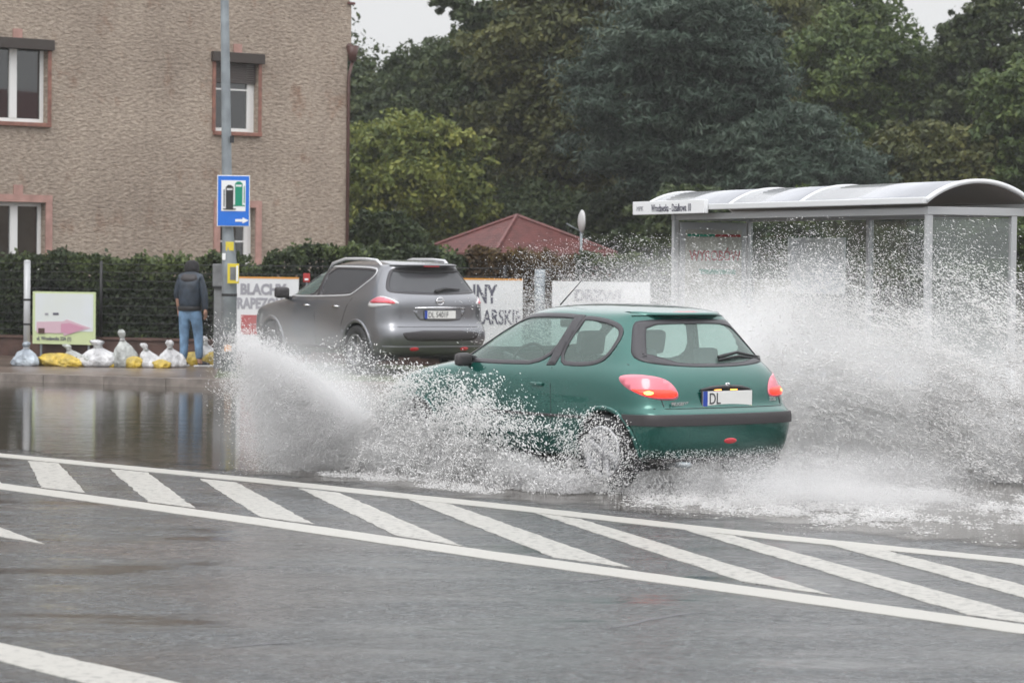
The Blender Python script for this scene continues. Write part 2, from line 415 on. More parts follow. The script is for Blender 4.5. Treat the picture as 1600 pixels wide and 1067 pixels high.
# value noise for clumping
def vnoise(P, seed=0):
    r = np.random.default_rng(seed); T = r.random((32, 32, 32)).astype(np.float32)
    i = np.floor(P).astype(int); f = P-i; f = f*f*(3-2*f); o = 0
    for dx in (0, 1):
        for dy in (0, 1):
            for dz in (0, 1):
                wgt = (f[:, 0] if dx else 1-f[:, 0])*(f[:, 1] if dy else 1-f[:, 1])*(f[:, 2] if dz else 1-f[:, 2])
                o = o+wgt*T[(i[:, 0]+dx) % 32, (i[:, 1]+dy) % 32, (i[:, 2]+dz) % 32]
    return o

#@@SETTING
# ------------------------------------------------------------------ ground
GD = bpy.data.meshes.new("ground")
def sheet(name, pts, z, mat, kind='structure', wear=None):
    bm = bmesh.new(); tp = [bm.verts.new((p[0], p[1], z)) for p in pts]; f = bm.faces.new(tp); f.normal_update(); up = f.normal.z > 0
    if z > .0011:        # paint and water have a thickness: close the rim down to the road
        lo_ = [bm.verts.new((p[0], p[1], z-.009)) for p in pts]
        for i in range(len(pts)): bm.faces.new((tp[i], lo_[i], lo_[(i+1) % len(pts)], tp[(i+1) % len(pts)]))
    if not up: bmesh.ops.reverse_faces(bm, faces=bm.faces)
    me = bpy.data.meshes.new(name); bm.to_mesh(me); bm.free()
    if wear is not None:
        a = me.attributes.new("wear", 'FLOAT', 'FACE'); a.data.foreach_set("value", [wear]*len(me.polygons))
    return tag(link(name, me, mat), kind=kind)
sheet("ground", [(-400, -60), (400, -60), (400, 900), (-400, 900)], -.02, "earth")
KD = Vector((2.57, -1.14, 0)).normalized(); KN = Vector((-KD.y, KD.x, 0))   # kerb direction and its far side
K0 = Vector((-4.07, 38.9, 0))
kA, kB = K0-KD*60, K0+KD*7.3
# the near face of the far pavement bends towards the bus shelter
kC = Vector((3.6, 34.0, 0)); kD = Vector((16, 12, 0))
sheet("road", [(-70, -20), (60, -20), (60, 60), (-70, 80)], 0.0, "road")
sheet("flood_water", [tuple(ground(-900, 690)[:2]), tuple(ground(60, 760)[:2]), tuple(ground(700, 820)[:2]), tuple(ground(1300, 900)[:2]), tuple(ground(1900, 970)[:2]), (16, 14), (14, 36), (0, 42), (-60, 68)], .001, "water")
pv = [kA, kB, kC, kD, Vector((60, 12, 0)), Vector((60, 120, 0)), Vector((-90, 120, 0))]
def slab(name, pts, z, mat):
    bm = bmesh.new(); a = [bm.verts.new((p[0], p[1], z)) for p in pts]; b = [bm.verts.new((p[0], p[1], -.05)) for p in pts]
    bm.faces.new(a); n = len(pts)
    for i in range(n): bm.faces.new((a[i], a[(i+1) % n], b[(i+1) % n], b[i]))
    bmesh.ops.recalc_face_normals(bm, faces=bm.faces)
    me = bpy.data.meshes.new(name); bm.to_mesh(me); bm.free(); return tag(link(name, me, mat), kind='structure')
slab("pavement", pv, .10, "paving")
kb = MB()
def kerbrun(a, b, w_=.14):
    a, b = Vector(a), Vector(b); d = (b-a).normalized(); n = Vector((-d.y, d.x, 0)); L_ = (b-a).length; k = int(L_)
    for i in range(k):
        p, q = a+d*(i*L_/k+.004), a+d*((i+1)*L_/k-.004)
        vs = [p, q, q+n*w_, p+n*w_]
        lo = [kb.bm.verts.new((v.x, v.y, -.04)) for v in vs]; hi = [kb.bm.verts.new((v.x, v.y, .115)) for v in vs]
        kb.bm.faces.new(hi)
        for j in range(4): kb.bm.faces.new((lo[j], lo[(j+1) % 4], hi[(j+1) % 4], hi[j]))
kerbrun(kA-KN*.145, kB-KN*.145); 
tag(kb.build("kerb", "kerb"), kind='structure')
# grass verge behind the kerb, right of the lamp post
sheet("grass_verge", [tuple(ground(335, 590, .1)[:2]), tuple(ground(760, 600, .1)[:2]), tuple(ground(900, 560, .1)[:2]), tuple(ground(345, 571, .1)[:2])], .104, "grass")

# road markings -------------------------------------------------------
def gq(pts): return [tuple(ground(*p)[:2]) for p in pts]
def marking(name, pts, label, z=.004, wear=.0, jag=.006):
    """polygon on the road with slightly ragged long edges"""
    P = [Vector((*p, 0)) for p in gq(pts)]; out = []
    for a, b in zip(P, P[1:]+P[:1]):
        n = max(1, int((b-a).length/.12))
        for i in range(n):
            q = a.lerp(b, i/n); out.append((q.x+random.uniform(-jag, jag), q.y+random.uniform(-jag, jag)))
    o = sheet(name, out, z, "line", wear=wear)
    return o
def ext(a, b, t): return (a[0]+(b[0]-a[0])*t, a[1]+(b[1]-a[1])*t)
marking("road_line", [(-500, 659), (0, 708.5), (400, 747), (800, 789), (1200, 834), (1600, 874), (2300, 946), (2300, 954), (1600, 881.5), (1200, 842), (800, 797), (400, 754), (0, 714), (-500, 664)], "", wear=-.10)
marking("road_line", [(-500, 694), (0, 755), (400, 809), (800, 866), (1200, 921), (1600, 976), (2300, 1074), (2300, 1093), (1600, 991), (1200, 934.5), (800, 879), (400, 820), (0, 764.5), (-500, 701)], "", wear=-.10)
stripes = [
    [(-68, 714), (-20, 718), (5, 759), (-48, 752)],
    [(44, 720), (92, 724), (134, 770), (65, 762)],
    [(172, 733), (230, 738), (305, 794), (232, 784)],
    [(312, 748), (370, 754), (490, 819), (407, 808)],
    [(467, 763), (530, 770), (722, 853), (620, 837)],
    [(637, 780), (702, 787), (985, 887), (865, 871)],
    [(835, 801), (907, 811), (1300, 930), (1160, 909)],
    [(1060, 825), (1145, 837), (1700, 986), (1515, 961)],
    [(1292, 850), (1368, 856), (1980, 1010), (1985, 1025), (1880, 1010)],
    [(1560, 874), (1640, 882), (2300, 1040), (2300, 1066)],
]
for s in stripes: marking("road_line", s, "", z=.0035, wear=.005, jag=.009)
marking("road_line", [(-160, 800), (0, 824), (69, 850), (0, 838.5), (-160, 834)], "", wear=.0)
marking("road_line", [(-300, 946), (0, 1004), (270, 1065), (700, 1160), (500, 1160), (130, 1067), (0, 1033), (-300, 965)], "", wear=-.02, jag=.008)

for c_ in ([(940, 984), (985, 973), (1010, 966), (1060, 958), (1105, 956), (1062, 961), (1012, 969.5), (988, 976)], [(860, 912), (925, 905), (980, 900), (930, 907.5)], [(345, 1012), (420, 1003), (470, 1004), (425, 1006)]):
    sheet("road_crack", gq(c_), .0011, "ink")
# ------------------------------------------------------------------ apartment building
WP = at(40, 400, 50.0); WP.z = 0; WD = Vector((.764, .645, 0)); WN = Vector((.645, -.764, 0))   # along the wall; outward normal
WANG = math.atan2(WD.y, WD.x)
def wuv(x, y):
    d = ray(x, y); o = Vector((0, 0, H)); t = (WP-o).dot(WN)/d.dot(WN); p = o+d*t
    return ((p-WP).dot(WD), p.z)
house = empty("apartment_building", WP, WANG)
tag(house, "tall beige roughcast apartment building with pink window surrounds behind the hedge", "building")
uR = wuv(542, 200)[0]; uK = wuv(549, 40)[0]; zK = wuv(545, 76)[1]; zE = wuv(548, 8)[1]
u0 = -9.0
opens = []
for nm, (xa, ya), (xb, yb) in (("UL", (-22, 66), (74, 191)), ("UR", (337, 87), (403, 206)), ("LL", (-16, 317), (70, 430)), ("LR", (343, 323), (398, 430))):
    a = wuv(xa, ya); b = wuv(xb, yb)
    a2 = wuv(xb, ya); zt = (a[1]+a2[1])/2
    opens.append((nm, a[0], b[0], (wuv((xa+xb)/2, yb)[1]), wuv((xa+xb)/2, (ya+ya*1.0)/2)[1]))
# normalise the floors: same sill and head on each storey
zs_u = (opens[0][3]+opens[1][3])/2; zh_u = (opens[0][4]+opens[1][4])/2
zh_l = (opens[2][4]+opens[3][4])/2; zs_l = zh_l-1.45
OP = []
for nm, a, b, s, h in opens:
    OP.append((nm, a, b, zs_u if nm[0] == 'U' else zs_l, zh_u if nm[0] == 'U' else zh_l))
us = sorted({u0, uR}|{o[1] for o in OP}|{o[2] for o in OP}); zz = sorted({0, zK}|{o[3] for o in OP}|{o[4] for o in OP})
wb = MB()
def inop(u, z): return any(o[1] < u < o[2] and o[3] < z < o[4] for o in OP)
for i in range(len(us)-1):
    for j in range(len(zz)-1):
        if inop((us[i]+us[i+1])/2, (zz[j]+zz[j+1])/2): continue
        wb.box((us[i], 0, zz[j]), (us[i+1], .38, zz[j+1]))
bmesh.ops.remove_doubles(wb.bm, verts=wb.bm.verts, dist=.001)
ff = [f for f in wb.bm.faces if not (abs(f.normal.y) > .5)]
wb.box((u0, 0, zK), (uK, .38, zE)); wb.box((u0, .38, 0), (uR-.003, 9.0, zE-.3))
zR0 = zE+.28; zA = zR0+3.6; um = (u0+uK)/2
wb.prism([(u0, zE), (uK-.05, zE), (uK-.05, zR0), (um, zA), (u0, zR0)], 0, .38)
wb.build("wall", "wall", house)
rb = MB()
for sgn, ua in ((1, uK), (-1, u0)):
    e = (um-ua); L_ = math.hypot(e, zA-zR0); nx, nz = (zA-zR0)/L_*sgn, abs(e)/L_
    p = [(ua, zR0+.02), (um, zA+.02), (um, zA+.14), (ua+.12*nx, zR0+.02+.12*nz)]
    rb.prism(p if sgn > 0 else p[::-1], -.06, 9.3)
rb.box((uK-.10, -.05, zE+.002), (uK+.06, .5, zE+.05), .01); rb.build("roof", "rooft", house)
MB().tube([(uR+.05, -.02, zK+.02), (uR+.05, 9, zK+.02)], .08, 10).build("gutter", "redpipe", house, True)
dp = MB(); dp.tube([(uR+.09, -.04, zK+.05), (uR+.09, -.04, zK-.25)], [.13, .07], 10); dp.tube([(uR+.09, -.04, zK-.25), (uR+.012, -.03, zK-.55), (uR+.012, -.03, .1)], .032, 8)
dp.build("downpipe", "redpipe", house, True)
for nm, a, b, s, h in OP:
    up = nm[0] == 'U'
    wnd = empty("window", ((a+b)/2, 0, s), 0, house)
    W = (b-a)/2; Hh = h-s
    fr = MB(); t = .07
    y0, y1 = .14, .20
    for (p, q) in (((-W, y0, 0), (-W+t, y1, Hh)), ((W-t, y0, 0), (W, y1, Hh)), ((-W+t, y0, 0), (W-t, y1, t)), ((-W+t, y0, Hh-t), (W-t, y1, Hh))): fr.box(p, q, .006)
    if nm in ("UL", "LL"):
        fr.box((-.075, y0-.012, t), (.075, y1, Hh-t), .006)
    else:
        fr.box((-W+t, y0, Hh*.55), (W-t, y1-.01, Hh*.55+.03))
        fr.box((W-.16, y0-.01, t), (W-t, y1, Hh-t), .004)
    fr.build("window_frame", "white", wnd)
    MB().box((-W+t, y0+.025, t), (W-t, y0+.035, Hh-t)).build("pane", "glassw", wnd)
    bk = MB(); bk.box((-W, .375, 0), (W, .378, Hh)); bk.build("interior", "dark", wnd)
    if nm in ("UL", "LL", "UR"):
        cb = MB(); n = 10
        for k in range(n):
            x = -W+.1+k*(.30/n); cb.box((x, .26+.02*(k % 2), .1), (x+.30/n-.002, .27+.02*(k % 2), Hh-.1))
        cb.build("curtain", "curtain", wnd)
    rv = MB(); # reveals and surround
    sw = .0 if up else .13
    if up:
        rv.box((-W-.07, -.02, 0), (-W-.001, .13, Hh)); rv.box((W+.001, -.02, 0), (W+.07, .13, Hh)); rv.box((-W-.07, -.02, Hh+.001), (W+.07, .10, Hh+.05))
    else:
        rv.box((-W-sw, -.035, -.2), (-W-.001, .13, Hh)); rv.box((W+.001, -.035, -.2), (W+sw, .13, Hh)); rv.box((-W-sw, -.035, Hh+.001), (W+sw, .13, Hh+sw))
    rv.build("surround", "pinkp" if not up else "sill", wnd)
    MB().box((-.09, -.03, Hh+(sw or .05)+.002), (.09, .0, Hh+(sw or .05)+.17)).build("keystone", "pinkp", wnd)
    MB().box((-W-.05, -.07, -.075), (W+.05, .13, -.001), .008).build("sill", "sill", wnd)
    if up:
        MB().box((-W-.10, -.085, Hh-.13), (W+.10, .13, Hh+.06), .012).build("shutter_box", "shutter", wnd)
    if nm == "UR":
        sb = MB(); k = 9
        for i in range(k):
            z1 = Hh-.13-i*.042; sb.box((-W+.01, .08, z1-.038), (W-.01, .098, z1), .004)
        sb.build("roller_shutter", "slat", wnd)
for dz in (-.6, .6):
    MB().lathe([(.001, 0), (.03, 0), (.03, .02), (.02, .04)], 'Y', 10, (uR-.5, -.03, 4+dz)) if False else None

nb = empty("neighbouring_house", (40, 33, 0), R(18)); tag(nb, "house with a dark red roof, seen only as a reflection in the window panes", "building")
MB().box((-6, -5, 0), (6, 5, 4.6)).build("wall", "wall", nb)
m_ = MB(); m_.bm.faces.ensure_lookup_table()
v8 = [m_.bm.verts.new(v) for v in ((-6.4, -5.4, 4.5), (6.4, -5.4, 4.5), (6.4, 5.4, 4.5), (-6.4, 5.4, 4.5), (-6.4, 0, 7.7), (6.4, 0, 7.7))]
for f_ in ((0, 1, 5, 4), (2, 3, 4, 5), (1, 2, 5), (3, 0, 4), (3, 2, 1, 0)): m_.bm.faces.new([v8[i] for i in f_])
m_.build("roof", "rooft", nb)
# ------------------------------------------------------------------ leaves and trees
def leafcloud(name, P, Nn, size, mat, parent, tint, aspect=.55):
    n = len(P); t = rng.normal(size=(n, 3)); t -= (t*Nn).sum(1)[:, None]*Nn; t /= np.linalg.norm(t, axis=1)[:, None]+1e-9
    b = np.cross(Nn, t); s = size*(.6+.8*rng.random(n))[:, None]
    V = np.stack([P-t*s, P-b*s*aspect, P+t*s, P+b*s*aspect], 1).reshape(-1, 3)
    return np_mesh(name, V, np.arange(4*n), 4, mat, parent, attr=[("tint", np.clip(tint, 0, 1), 'FACE')])
LM = dict(
    yellowgreen=leaf_mat("yellow_green_leaves", (.042, .066, .018), (.135, .165, .036), (.26, .26, .055)),
    dark=leaf_mat("dark_leaves", (.020, .034, .014), (.048, .070, .026), (.09, .112, .038)),
    olive=leaf_mat("olive_leaves", (.034, .044, .016), (.090, .100, .034), (.17, .165, .05)),
    mid=leaf_mat("mid_green_leaves", (.028, .048, .018), (.072, .108, .032), (.14, .18, .045)),
    pine=leaf_mat("pine_needles", (.018, .032, .022), (.042, .068, .048), (.085, .115, .082), .1),
    hedge=leaf_mat("hedge_leaves", (.012, .018, .010), (.042, .060, .024), (.13, .17, .05)),
    brownl=leaf_mat("brown_leaves", (.05, .032, .015), (.09, .055, .025), (.14, .10, .035)),
)
def tree(name, cx, D, ytop, ybase, hw, kind, label, cat="tree", n=26, leaves=26000, lsize=.13, group=None, flat=.8, sparse=0., lowz=None, droop=0.):
    """crown centred on column cx of the picture at distance D, from ytop down to ybase (picture rows measured), half width hw in px"""
    pm = F/D; X = at(cx, 410, D).x; zt = at(cx, ytop, D).z; zb = max(.4, at(cx, ybase, D).z); hwm = hw/pm
    root = empty(name, (X, D, 0)); tag(root, label, cat, group)
    cz = (zt+zb)/2; rz_ = (zt-zb)/2
    cl = []
    n = int(n*1.7)
    for i in range(n):
        while True:
            v = rng.uniform(-1, 1, 3)
            if .15 < np.linalg.norm(v) < 1: break
        if kind == 'pine': v[0] *= 1-.35*max(0, v[2])
        r = rng.uniform(.15, .34)*min(hwm, rz_)
        k = 1-r/max(hwm, rz_)*.6
        cl.append((np.array([v[0]*hwm*k, v[1]*hwm*k*flat, cz+v[2]*rz_*k]), r, rng.random()))
    # limbs
    tb = MB(); tr = .03*zt*.35+.06
    top = np.array([0, 0, cz+rz_*.4]); tb.tube([(0, 0, -.02), (.05, .02, zb*.6), (.1, -.05, cz), tuple(top)], [tr*1.25, tr, tr*.7, tr*.2], 8)
    for c, r, q in cl[:20]:
        z0 = rng.uniform(min(zb, c[2]*.8), max(c[2]*.9, zb)); p0 = np.array([.05, 0, min(z0, top[2]-.3)])
        mid = (p0+c)/2+np.array([0, 0, r*.3]); tb.tube([tuple(p0), tuple(mid), tuple(c)], [tr*.45, tr*.28, tr*.08], 5)
    tb.build("trunk", "bark", root, True)
    per = int(leaves*2.3)//n; Ps, Ns, Ts = [], [], []
    for c, r, q in cl:
        # each clump is itself built of tufts so its outline stays ragged
        nt_ = 22; tuf = rng.normal(size=(nt_, 3)); tuf /= np.linalg.norm(tuf, axis=1)[:, None]; tuf[:, 2] *= .75
        tc = c+tuf*r*rng.uniform(.4, 1.75, (nt_, 1))**1.0*np.array([1.15, 1, .8])
        idx = rng.integers(0, nt_, per); d = rng.normal(size=(per, 3)); d /= np.linalg.norm(d, axis=1)[:, None]
        rr = r*(.25+.40*rng.random(nt_)[idx])*rng.random(per)**.5
        P = tc[idx]+d*rr[:, None]*(np.array([1.5, 1.2, .55]) if kind == 'pine' else np.array([1.15, 1.1, .8]))
        if droop: P[:, 2] -= droop*rng.random(per)*r
        Nn = d+rng.normal(size=(per, 3))*.7+np.array([0, 0, .5]); Nn /= np.linalg.norm(Nn, axis=1)[:, None]
        Ps.append(P); Ns.append(Nn); Ts.append(.5+(q-.5)*.5+(rng.random(nt_)-.5)[idx]*.35+rng.normal(size=per)*.16)
    ns = int(leaves*.45); d = rng.normal(size=(ns, 3)); d /= np.linalg.norm(d, axis=1)[:, None]; P = d*(rng.random(ns)**.4)[:, None]*np.array([hwm*1.02, hwm*flat, rz_*1.02])+np.array([0, 0, cz])
    q_ = vnoise(P*1.3+40, 88); P = P[q_ > .48]; Ps.append(P); Nn = rng.normal(size=P.shape)+np.array([0, 0, .5]); Nn /= np.linalg.norm(Nn, axis=1)[:, None]; Ns.append(Nn); Ts.append(.45+rng.normal(size=len(P))*.18)
    P = np.concatenate(Ps); Nn = np.concatenate(Ns); T = np.concatenate(Ts)
    m = P[:, 2] > .25; P, Nn, T = P[m], Nn[m], T[m]
    leafcloud("crown", P, Nn, lsize*.62, LM[kind], root, T, aspect=.16 if kind == 'pine' else .5)
    return root
BT = "trees behind the fence"
TREES = [
    # name cx D ytop ybase hw kind label n leaves lsize
    ("deciduous_tree", 640, 69, 175, 440, 125, 'yellowgreen', "bushy yellow-green tree right beside the corner of the building", 34, 30000, .12),
    ("deciduous_tree", 585, 84, 125, 330, 110, 'dark', "dark thin-topped tree with sky gaps just right of the building gutter", 26, 22000, .13),
    ("deciduous_tree", 670, 80, 50, 330, 90, 'dark', "dark green tree rising above the yellow-green tree", 30, 30000, .13),
    ("deciduous_tree", 770, 76, -60, 330, 105, 'dark', "tall grey-green tree whose top leaves the picture above the red roof's left slope", 36, 36000, .13),
    ("deciduous_tree", 880, 72, -110, 340, 125, 'olive', "tall olive tree straight above the red pyramid roof", 40, 42000, .13),
    ("pine_tree", 1060, 66, -90, 345, 160, 'pine', "big blue-green pine towering behind the left half of the bus shelter", 46, 52000, .17),
    ("pine_tree", 1240, 64, 165, 350, 140, 'pine', "low spreading blue-green pine behind the middle of the shelter roof", 34, 34000, .16),
    ("deciduous_tree", 1190, 80, -70, 300, 120, 'olive', "olive tree showing between the big pine and the bright green tree", 30, 30000, .13),
    ("deciduous_tree", 1350, 76, -20, 330, 110, 'mid', "bright mid-green tree left of the gap of sky on the right", 38, 38000, .13),
    ("deciduous_tree", 1545, 74, -60, 350, 95, 'dark', "thin dark grey tree right of the gap of sky, at the picture's right edge", 34, 24000, .12),
    ("deciduous_tree", 1450, 66, 190, 380, 120, 'olive', "low olive tree behind the right end of the shelter roof", 30, 26000, .12),
    ("deciduous_tree", 1640, 66, 60, 380, 110, 'mid', "green tree half cut off by the picture's right edge", 28, 22000, .13),
    ("deciduous_tree", 1000, 84, -60, 300, 120, 'dark', "dark broad tree seen behind the left side of the big pine", 30, 28000, .13),
    ("deciduous_tree", 450, 86, -40, 360, 150, 'dark', "dark tree standing behind the building", 20, 14000, .14),
    ("deciduous_tree", 960, 78, -150, 300, 110, 'olive', "olive tree whose top leaves the picture just left of the big pine's tip", 32, 30000, .13),
    ("deciduous_tree", 1275, 82, -120, 300, 100, 'dark', "dark tall tree between the big pine and the bright mid-green tree", 32, 30000, .13),
]
for nm, cx, D, yt, yb, hw, kd, lab, n_, lv, ls in TREES:
    tree(nm, cx, D, yt, yb, hw, kd, lab, n=n_, leaves=lv, lsize=ls, group=BT)
for cx_, D_, yt_, lab_ in ((610, 108, 150, "far dark tree seen through the gap above the yellow-green tree"), (720, 106, 90, "far dark tree between the tall grey-green tree and the building"),
        (860, 110, 20, "far dark tree behind the olive tree over the red roof"), (990, 106, 60, "far dark tree left of the big pine"), (1120, 110, 40, "far dark tree behind the big pine"),
        (1260, 106, 50, "far dark tree behind the bright mid-green tree's left side"), (1390, 110, 110, "far dark tree below the gap of sky on the right"), (1530, 104, 60, "far dark tree behind the thin grey tree at the right")):
    tree("deciduous_tree", cx_, D_, yt_, 430, 120, 'dark', lab_, n=22, leaves=13000, lsize=.22, group=BT)
# undergrowth closing the view under the crowns
def shrub(cx, D, yt, hw, kind, label, leaves=16000, lsize=.11, n=16):
    return tree("shrub", cx, D, yt, 470, hw, kind, label, "shrub", n, leaves, lsize, "shrubs under the trees")
shrub(600, 57, 330, 70, 'dark', "dark shrub filling the gap beside the foot of the building wall")
shrub(700, 72, 290, 95, 'dark', "dark shrub behind the left slope of the red roof", 20000)
shrub(830, 70, 270, 100, 'dark', "dark shrub behind the peak of the red roof", 20000)
shrub(960, 68, 290, 90, 'dark', "dark shrub behind the satellite dish", 20000)
shrub(1090, 60, 290, 110, 'dark', "dark shrub seen through the shelter beside the poster", 22000)
shrub(1250, 58, 300, 120, 'mid', "green shrub seen through the middle of the shelter", 22000)
shrub(1420, 56, 310, 120, 'dark', "dark shrub seen through the right bay of the shelter", 22000)
shrub(1600, 54, 320, 110, 'mid', "green shrub at the right edge beyond the last shelter post", 22000)

# ------------------------------------------------------------------ hedge, base wall, fence
FA, FB = at(-260, 500, 49.0), at(1120, 500, 43.5); FA.z = FB.z = 0
FD = (FB-FA).normalized(); FN = Vector((FD.y, -FD.x, 0)); FANG = math.atan2(FD.y, FD.x)     # FN towards the camera
def fpos(px, off=0.):
    """point of the fence line seen in picture column px"""
    d = ray(px, 500); d = Vector((d.x, d.y, 0)); a = FA+FN*off
    den = d.x*FD.y-d.y*FD.x; s = (a.x*FD.y-a.y*FD.x)/den
    return d*s
def flen(px): return (fpos(px)-FA).dot(FD)
def hedge(px0, px1, off, z0, z1, th, kind, label, leaves, bumpy=.17, lsize=.055, name="hedge"):
    a = fpos(px0, off); L_ = (fpos(px1, off)-a).length
    root = empty(name, a, FANG); tag(root, label, "hedge")
    n = leaves; u = rng.random(n)*L_; zq = rng.random(n)
    top = z1+bumpy*(vnoise(np.stack([u*1.6, u*0, u*0], 1), 5)*2-1)+.5*bumpy*(vnoise(np.stack([u*5, u*0+3, u*0], 1), 6)*2-1)
    z = z0+(top-z0)*zq
    fr_ = rng.random(n) < .62
    y = np.where(fr_, -th/2+.10*rng.random(n)+.14*(vnoise(np.stack([u*3, z*3, z*0], 1), 9)-.5), (rng.random(n)-.5)*th)
    sp = rng.random(n) < .22; z = np.where(sp, top+rng.normal(size=n)*.05, z)
    P = np.stack([u, y, z], 1); Nn = rng.normal(size=(n, 3))*.7+np.array([0, -.6, .55]); Nn /= np.linalg.norm(Nn, axis=1)[:, None]
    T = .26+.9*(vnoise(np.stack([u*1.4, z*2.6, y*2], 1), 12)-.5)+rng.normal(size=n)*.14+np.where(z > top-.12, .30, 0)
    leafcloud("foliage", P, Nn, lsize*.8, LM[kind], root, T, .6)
    core = MB(); core.box((0, -th*.22, z0), (L_, th*.22, z1-.28)); core.build("branches", "bark", root)
    return root
hedge(-250, 478, -.35, .25, 1.74, .55, 'hedge', "long clipped dark green hedge along the foot of the apartment building", 44000)
hedge(478, 740, -.9, .25, 1.85, .8, 'hedge', "green hedge seen just above the grey car's roof", 16000)
hedge(735, 905, -.9, .3, 1.80, .7, 'brownl', "browning hedge in front of the red-roofed pavilion", 10000)
hedge(905, 1700, -1.0, .3, 1.75, .8, 'hedge', "dark hedge behind the bus shelter and the spray", 24000)
a = fpos(-250); L_ = (fpos(1180)-a).length
bw = empty("base_wall", a, FANG); tag(bw, "low brown wall under the hedge, behind the sandbags", "wall")
MB().box((0, -.10, .05), (L_, .10, .40), .01).build("wall_body", "brown", bw)
MB().box((0, -.13, .402), (L_, .13, .45), .01).build("coping", "brown", bw)
fe = empty("wire_fence", fpos(-250, .06), FANG); tag(fe, "thin wire fence on the low brown wall in front of the hedge", "fence")
fw = MB()
for k in range(9): fw.tube([(0, 0, .55+k*.14), (L_, 0, .55+k*.14)], .006, 4)
fw.build("wire", "black", fe)
u = 0.3
while u < L_:
    MB().tube([(u, 0, .451), (u, 0, 1.72)], .028, 8).build("post", "black", fe, True); u += 2.4

#@@OBJECTS
# ------------------------------------------------------------------ pavilion with red roof
pc = at(807, 400, 64); zEv = at(800, 396, 64).z; zAp = at(832, 339, 64).z
pavR = empty("pavilion", (pc.x, 64, 0), R(33.5)); tag(pavR, "low brown pavilion with a red tiled pyramid roof among the trees", "pavilion")
hwR = 1.64
rf = MB(); n_ = 22
for i in range(4):
    a0, a1 = [Vector(v) for v in (((-1, -1, 0), (1, -1, 0)), ((1, -1, 0), (1, 1, 0)), ((1, 1, 0), (-1, 1, 0)), ((-1, 1, 0), (-1, -1, 0)))[i]]
    for k in range(n_):       # tile courses as small steps
        t0, t1 = 1-k/n_, 1-(k+1)/n_
        zl = zEv+(zAp-zEv)*(k/n_)+.015; zh = zEv+(zAp-zEv)*((k+1)/n_)
        vs = [Vector((a0.x*hwR*t0, a0.y*hwR*t0, zl)), Vector((a1.x*hwR*t0, a1.y*hwR*t0, zl)), Vector((a1.x*hwR*t1, a1.y*hwR*t1, zh)), Vector((a0.x*hwR*t1, a0.y*hwR*t1, zh))]
        vv = [rf.bm.verts.new(v) for v in vs]
        if k == n_-1: rf.bm.faces.new(vv[:3])
        else: rf.bm.faces.new(vv)
        lo = [rf.bm.verts.new(v) for v in (vs[0]-Vector((0, 0, .03)), vs[1]-Vector((0, 0, .03)))]; rf.bm.faces.new((lo[0], lo[1], vv[1], vv[0]))
rf.box((-hwR, -hwR, zEv-.10), (hwR, hwR, zEv-.02)); rf.build("roof", "rooft", pavR)
rg = MB()
for sx, sy in ((-1, -1), (1, -1), (1, 1), (-1, 1)): rg.tube([(sx*hwR, sy*hwR, zEv+.03), (0, 0, zAp+.03)], .045, 6)
rg.build("ridge", "rooft", pavR)
pw = MB(); pw.box((-hwR*.86, -hwR*.86, 0), (hwR*.86, hwR*.86, zEv-.11)); pw.build("wall", "wood", pavR)
for sx in (-.92, .92):
    MB().box((hwR*sx-.05, -hwR*.93-.05, 0), (hwR*sx+.05, -hwR*.93+.05, zEv-.1)).build("post", "wood", pavR)
ds = at(905, 346, 61.5)
dsh = empty("satellite_dish", (ds.x, 61.5, 0)); tag(dsh, "pale satellite dish on a mast right of the red roof", "satellite dish")
dd = MB()
for k in range(5): pass
dd.lathe([(.001, 0), (.12, .01), (.22, .035), (.28, .065), (.285, .06), (.22, .028), (.12, .0), (.001, -.01)], 'X', 28, (0, 0, ds.z))
o = dd.build("dish", "dish", dsh, True); o.scale = (1, 1, .9); o.location.z = ds.z*.1
o.rotation_euler = (0, 0, R(-76+90+0))
MB().tube([(.05, .06, 0), (.05, .06, ds.z)], .03, 8).build("mast", "galv", dsh, True)
MB().tube([(0, -.02, ds.z-.2), (-.28, -.05, ds.z-.05)], .012, 6).build("feed_arm", "galv", dsh)

# ------------------------------------------------------------------ banners on the fence
def board(name, px0, px1, yt, yb, off, label, cat, mat, edge=None):
    a = fpos(px0, off); b = fpos(px1, off); W = (b-a).length; xm = (px0+px1)/2; Dm = ((a+b)/2).y
    zt = at(xm, yt, Dm).z; zb = at(xm, yb, Dm).z
    root = empty(name, (a.x, a.y, 0), FANG); tag(root, label, cat)
    MB().box((0, 0, zb), (W, .02, zt), .003).build("panel", mat, root)
    if edge: MB().box((0, -.004, zt-.015), (W, .024, zt+.012)).build("edge_strip", edge, root)
    return root, W, zb, zt
BRD = "advertising banners hung on the fence"
b1, W, zb, zt = board("banner", 369, 466, 434, 550, .16, "white banner reading BLACHY with a red square below, beside the lamp post", "banner", "banner", "orange"); b1["group"] = BRD
hh = zt-zb
text("lettering", "BLACHY", .235, "lettersd", b1, .07, zt-.27, bold=.012, wscale=.92)
text("lettering", "TRAPEZOWE", .235, "lettersd", b1, -.12+.02, zt-.50, bold=.012, wscale=.80)
text("lettering", "od ręki", .17, "lettersd", b1, .24, zt-.73, bold=.004)
MB().box((.22, -.006, zt-.775), (.62, -.001, zt-.765)).build("underline", "lettersd", b1)
MB().box((.09, -.006, zb+.28), (.62, -.001, zb+.60)).build("red_square", "bred", b1)
b2, W, zb, zt = board("banner", 668, 816, 436, 560, .16, "white banner ending in bold dark letters NY and KARSKIE right behind the grey car", "banner", "banner", "orange"); b2["group"] = BRD
text("lettering", "TYNNY", .40, "letters", b2, W-.44, zt-.37, bold=.012, wscale=.62, align='RIGHT')
text("lettering", "MALARSKIE", .33, "letters", b2, W-.02, zt-.71, bold=.006, wscale=.62, align='RIGHT')
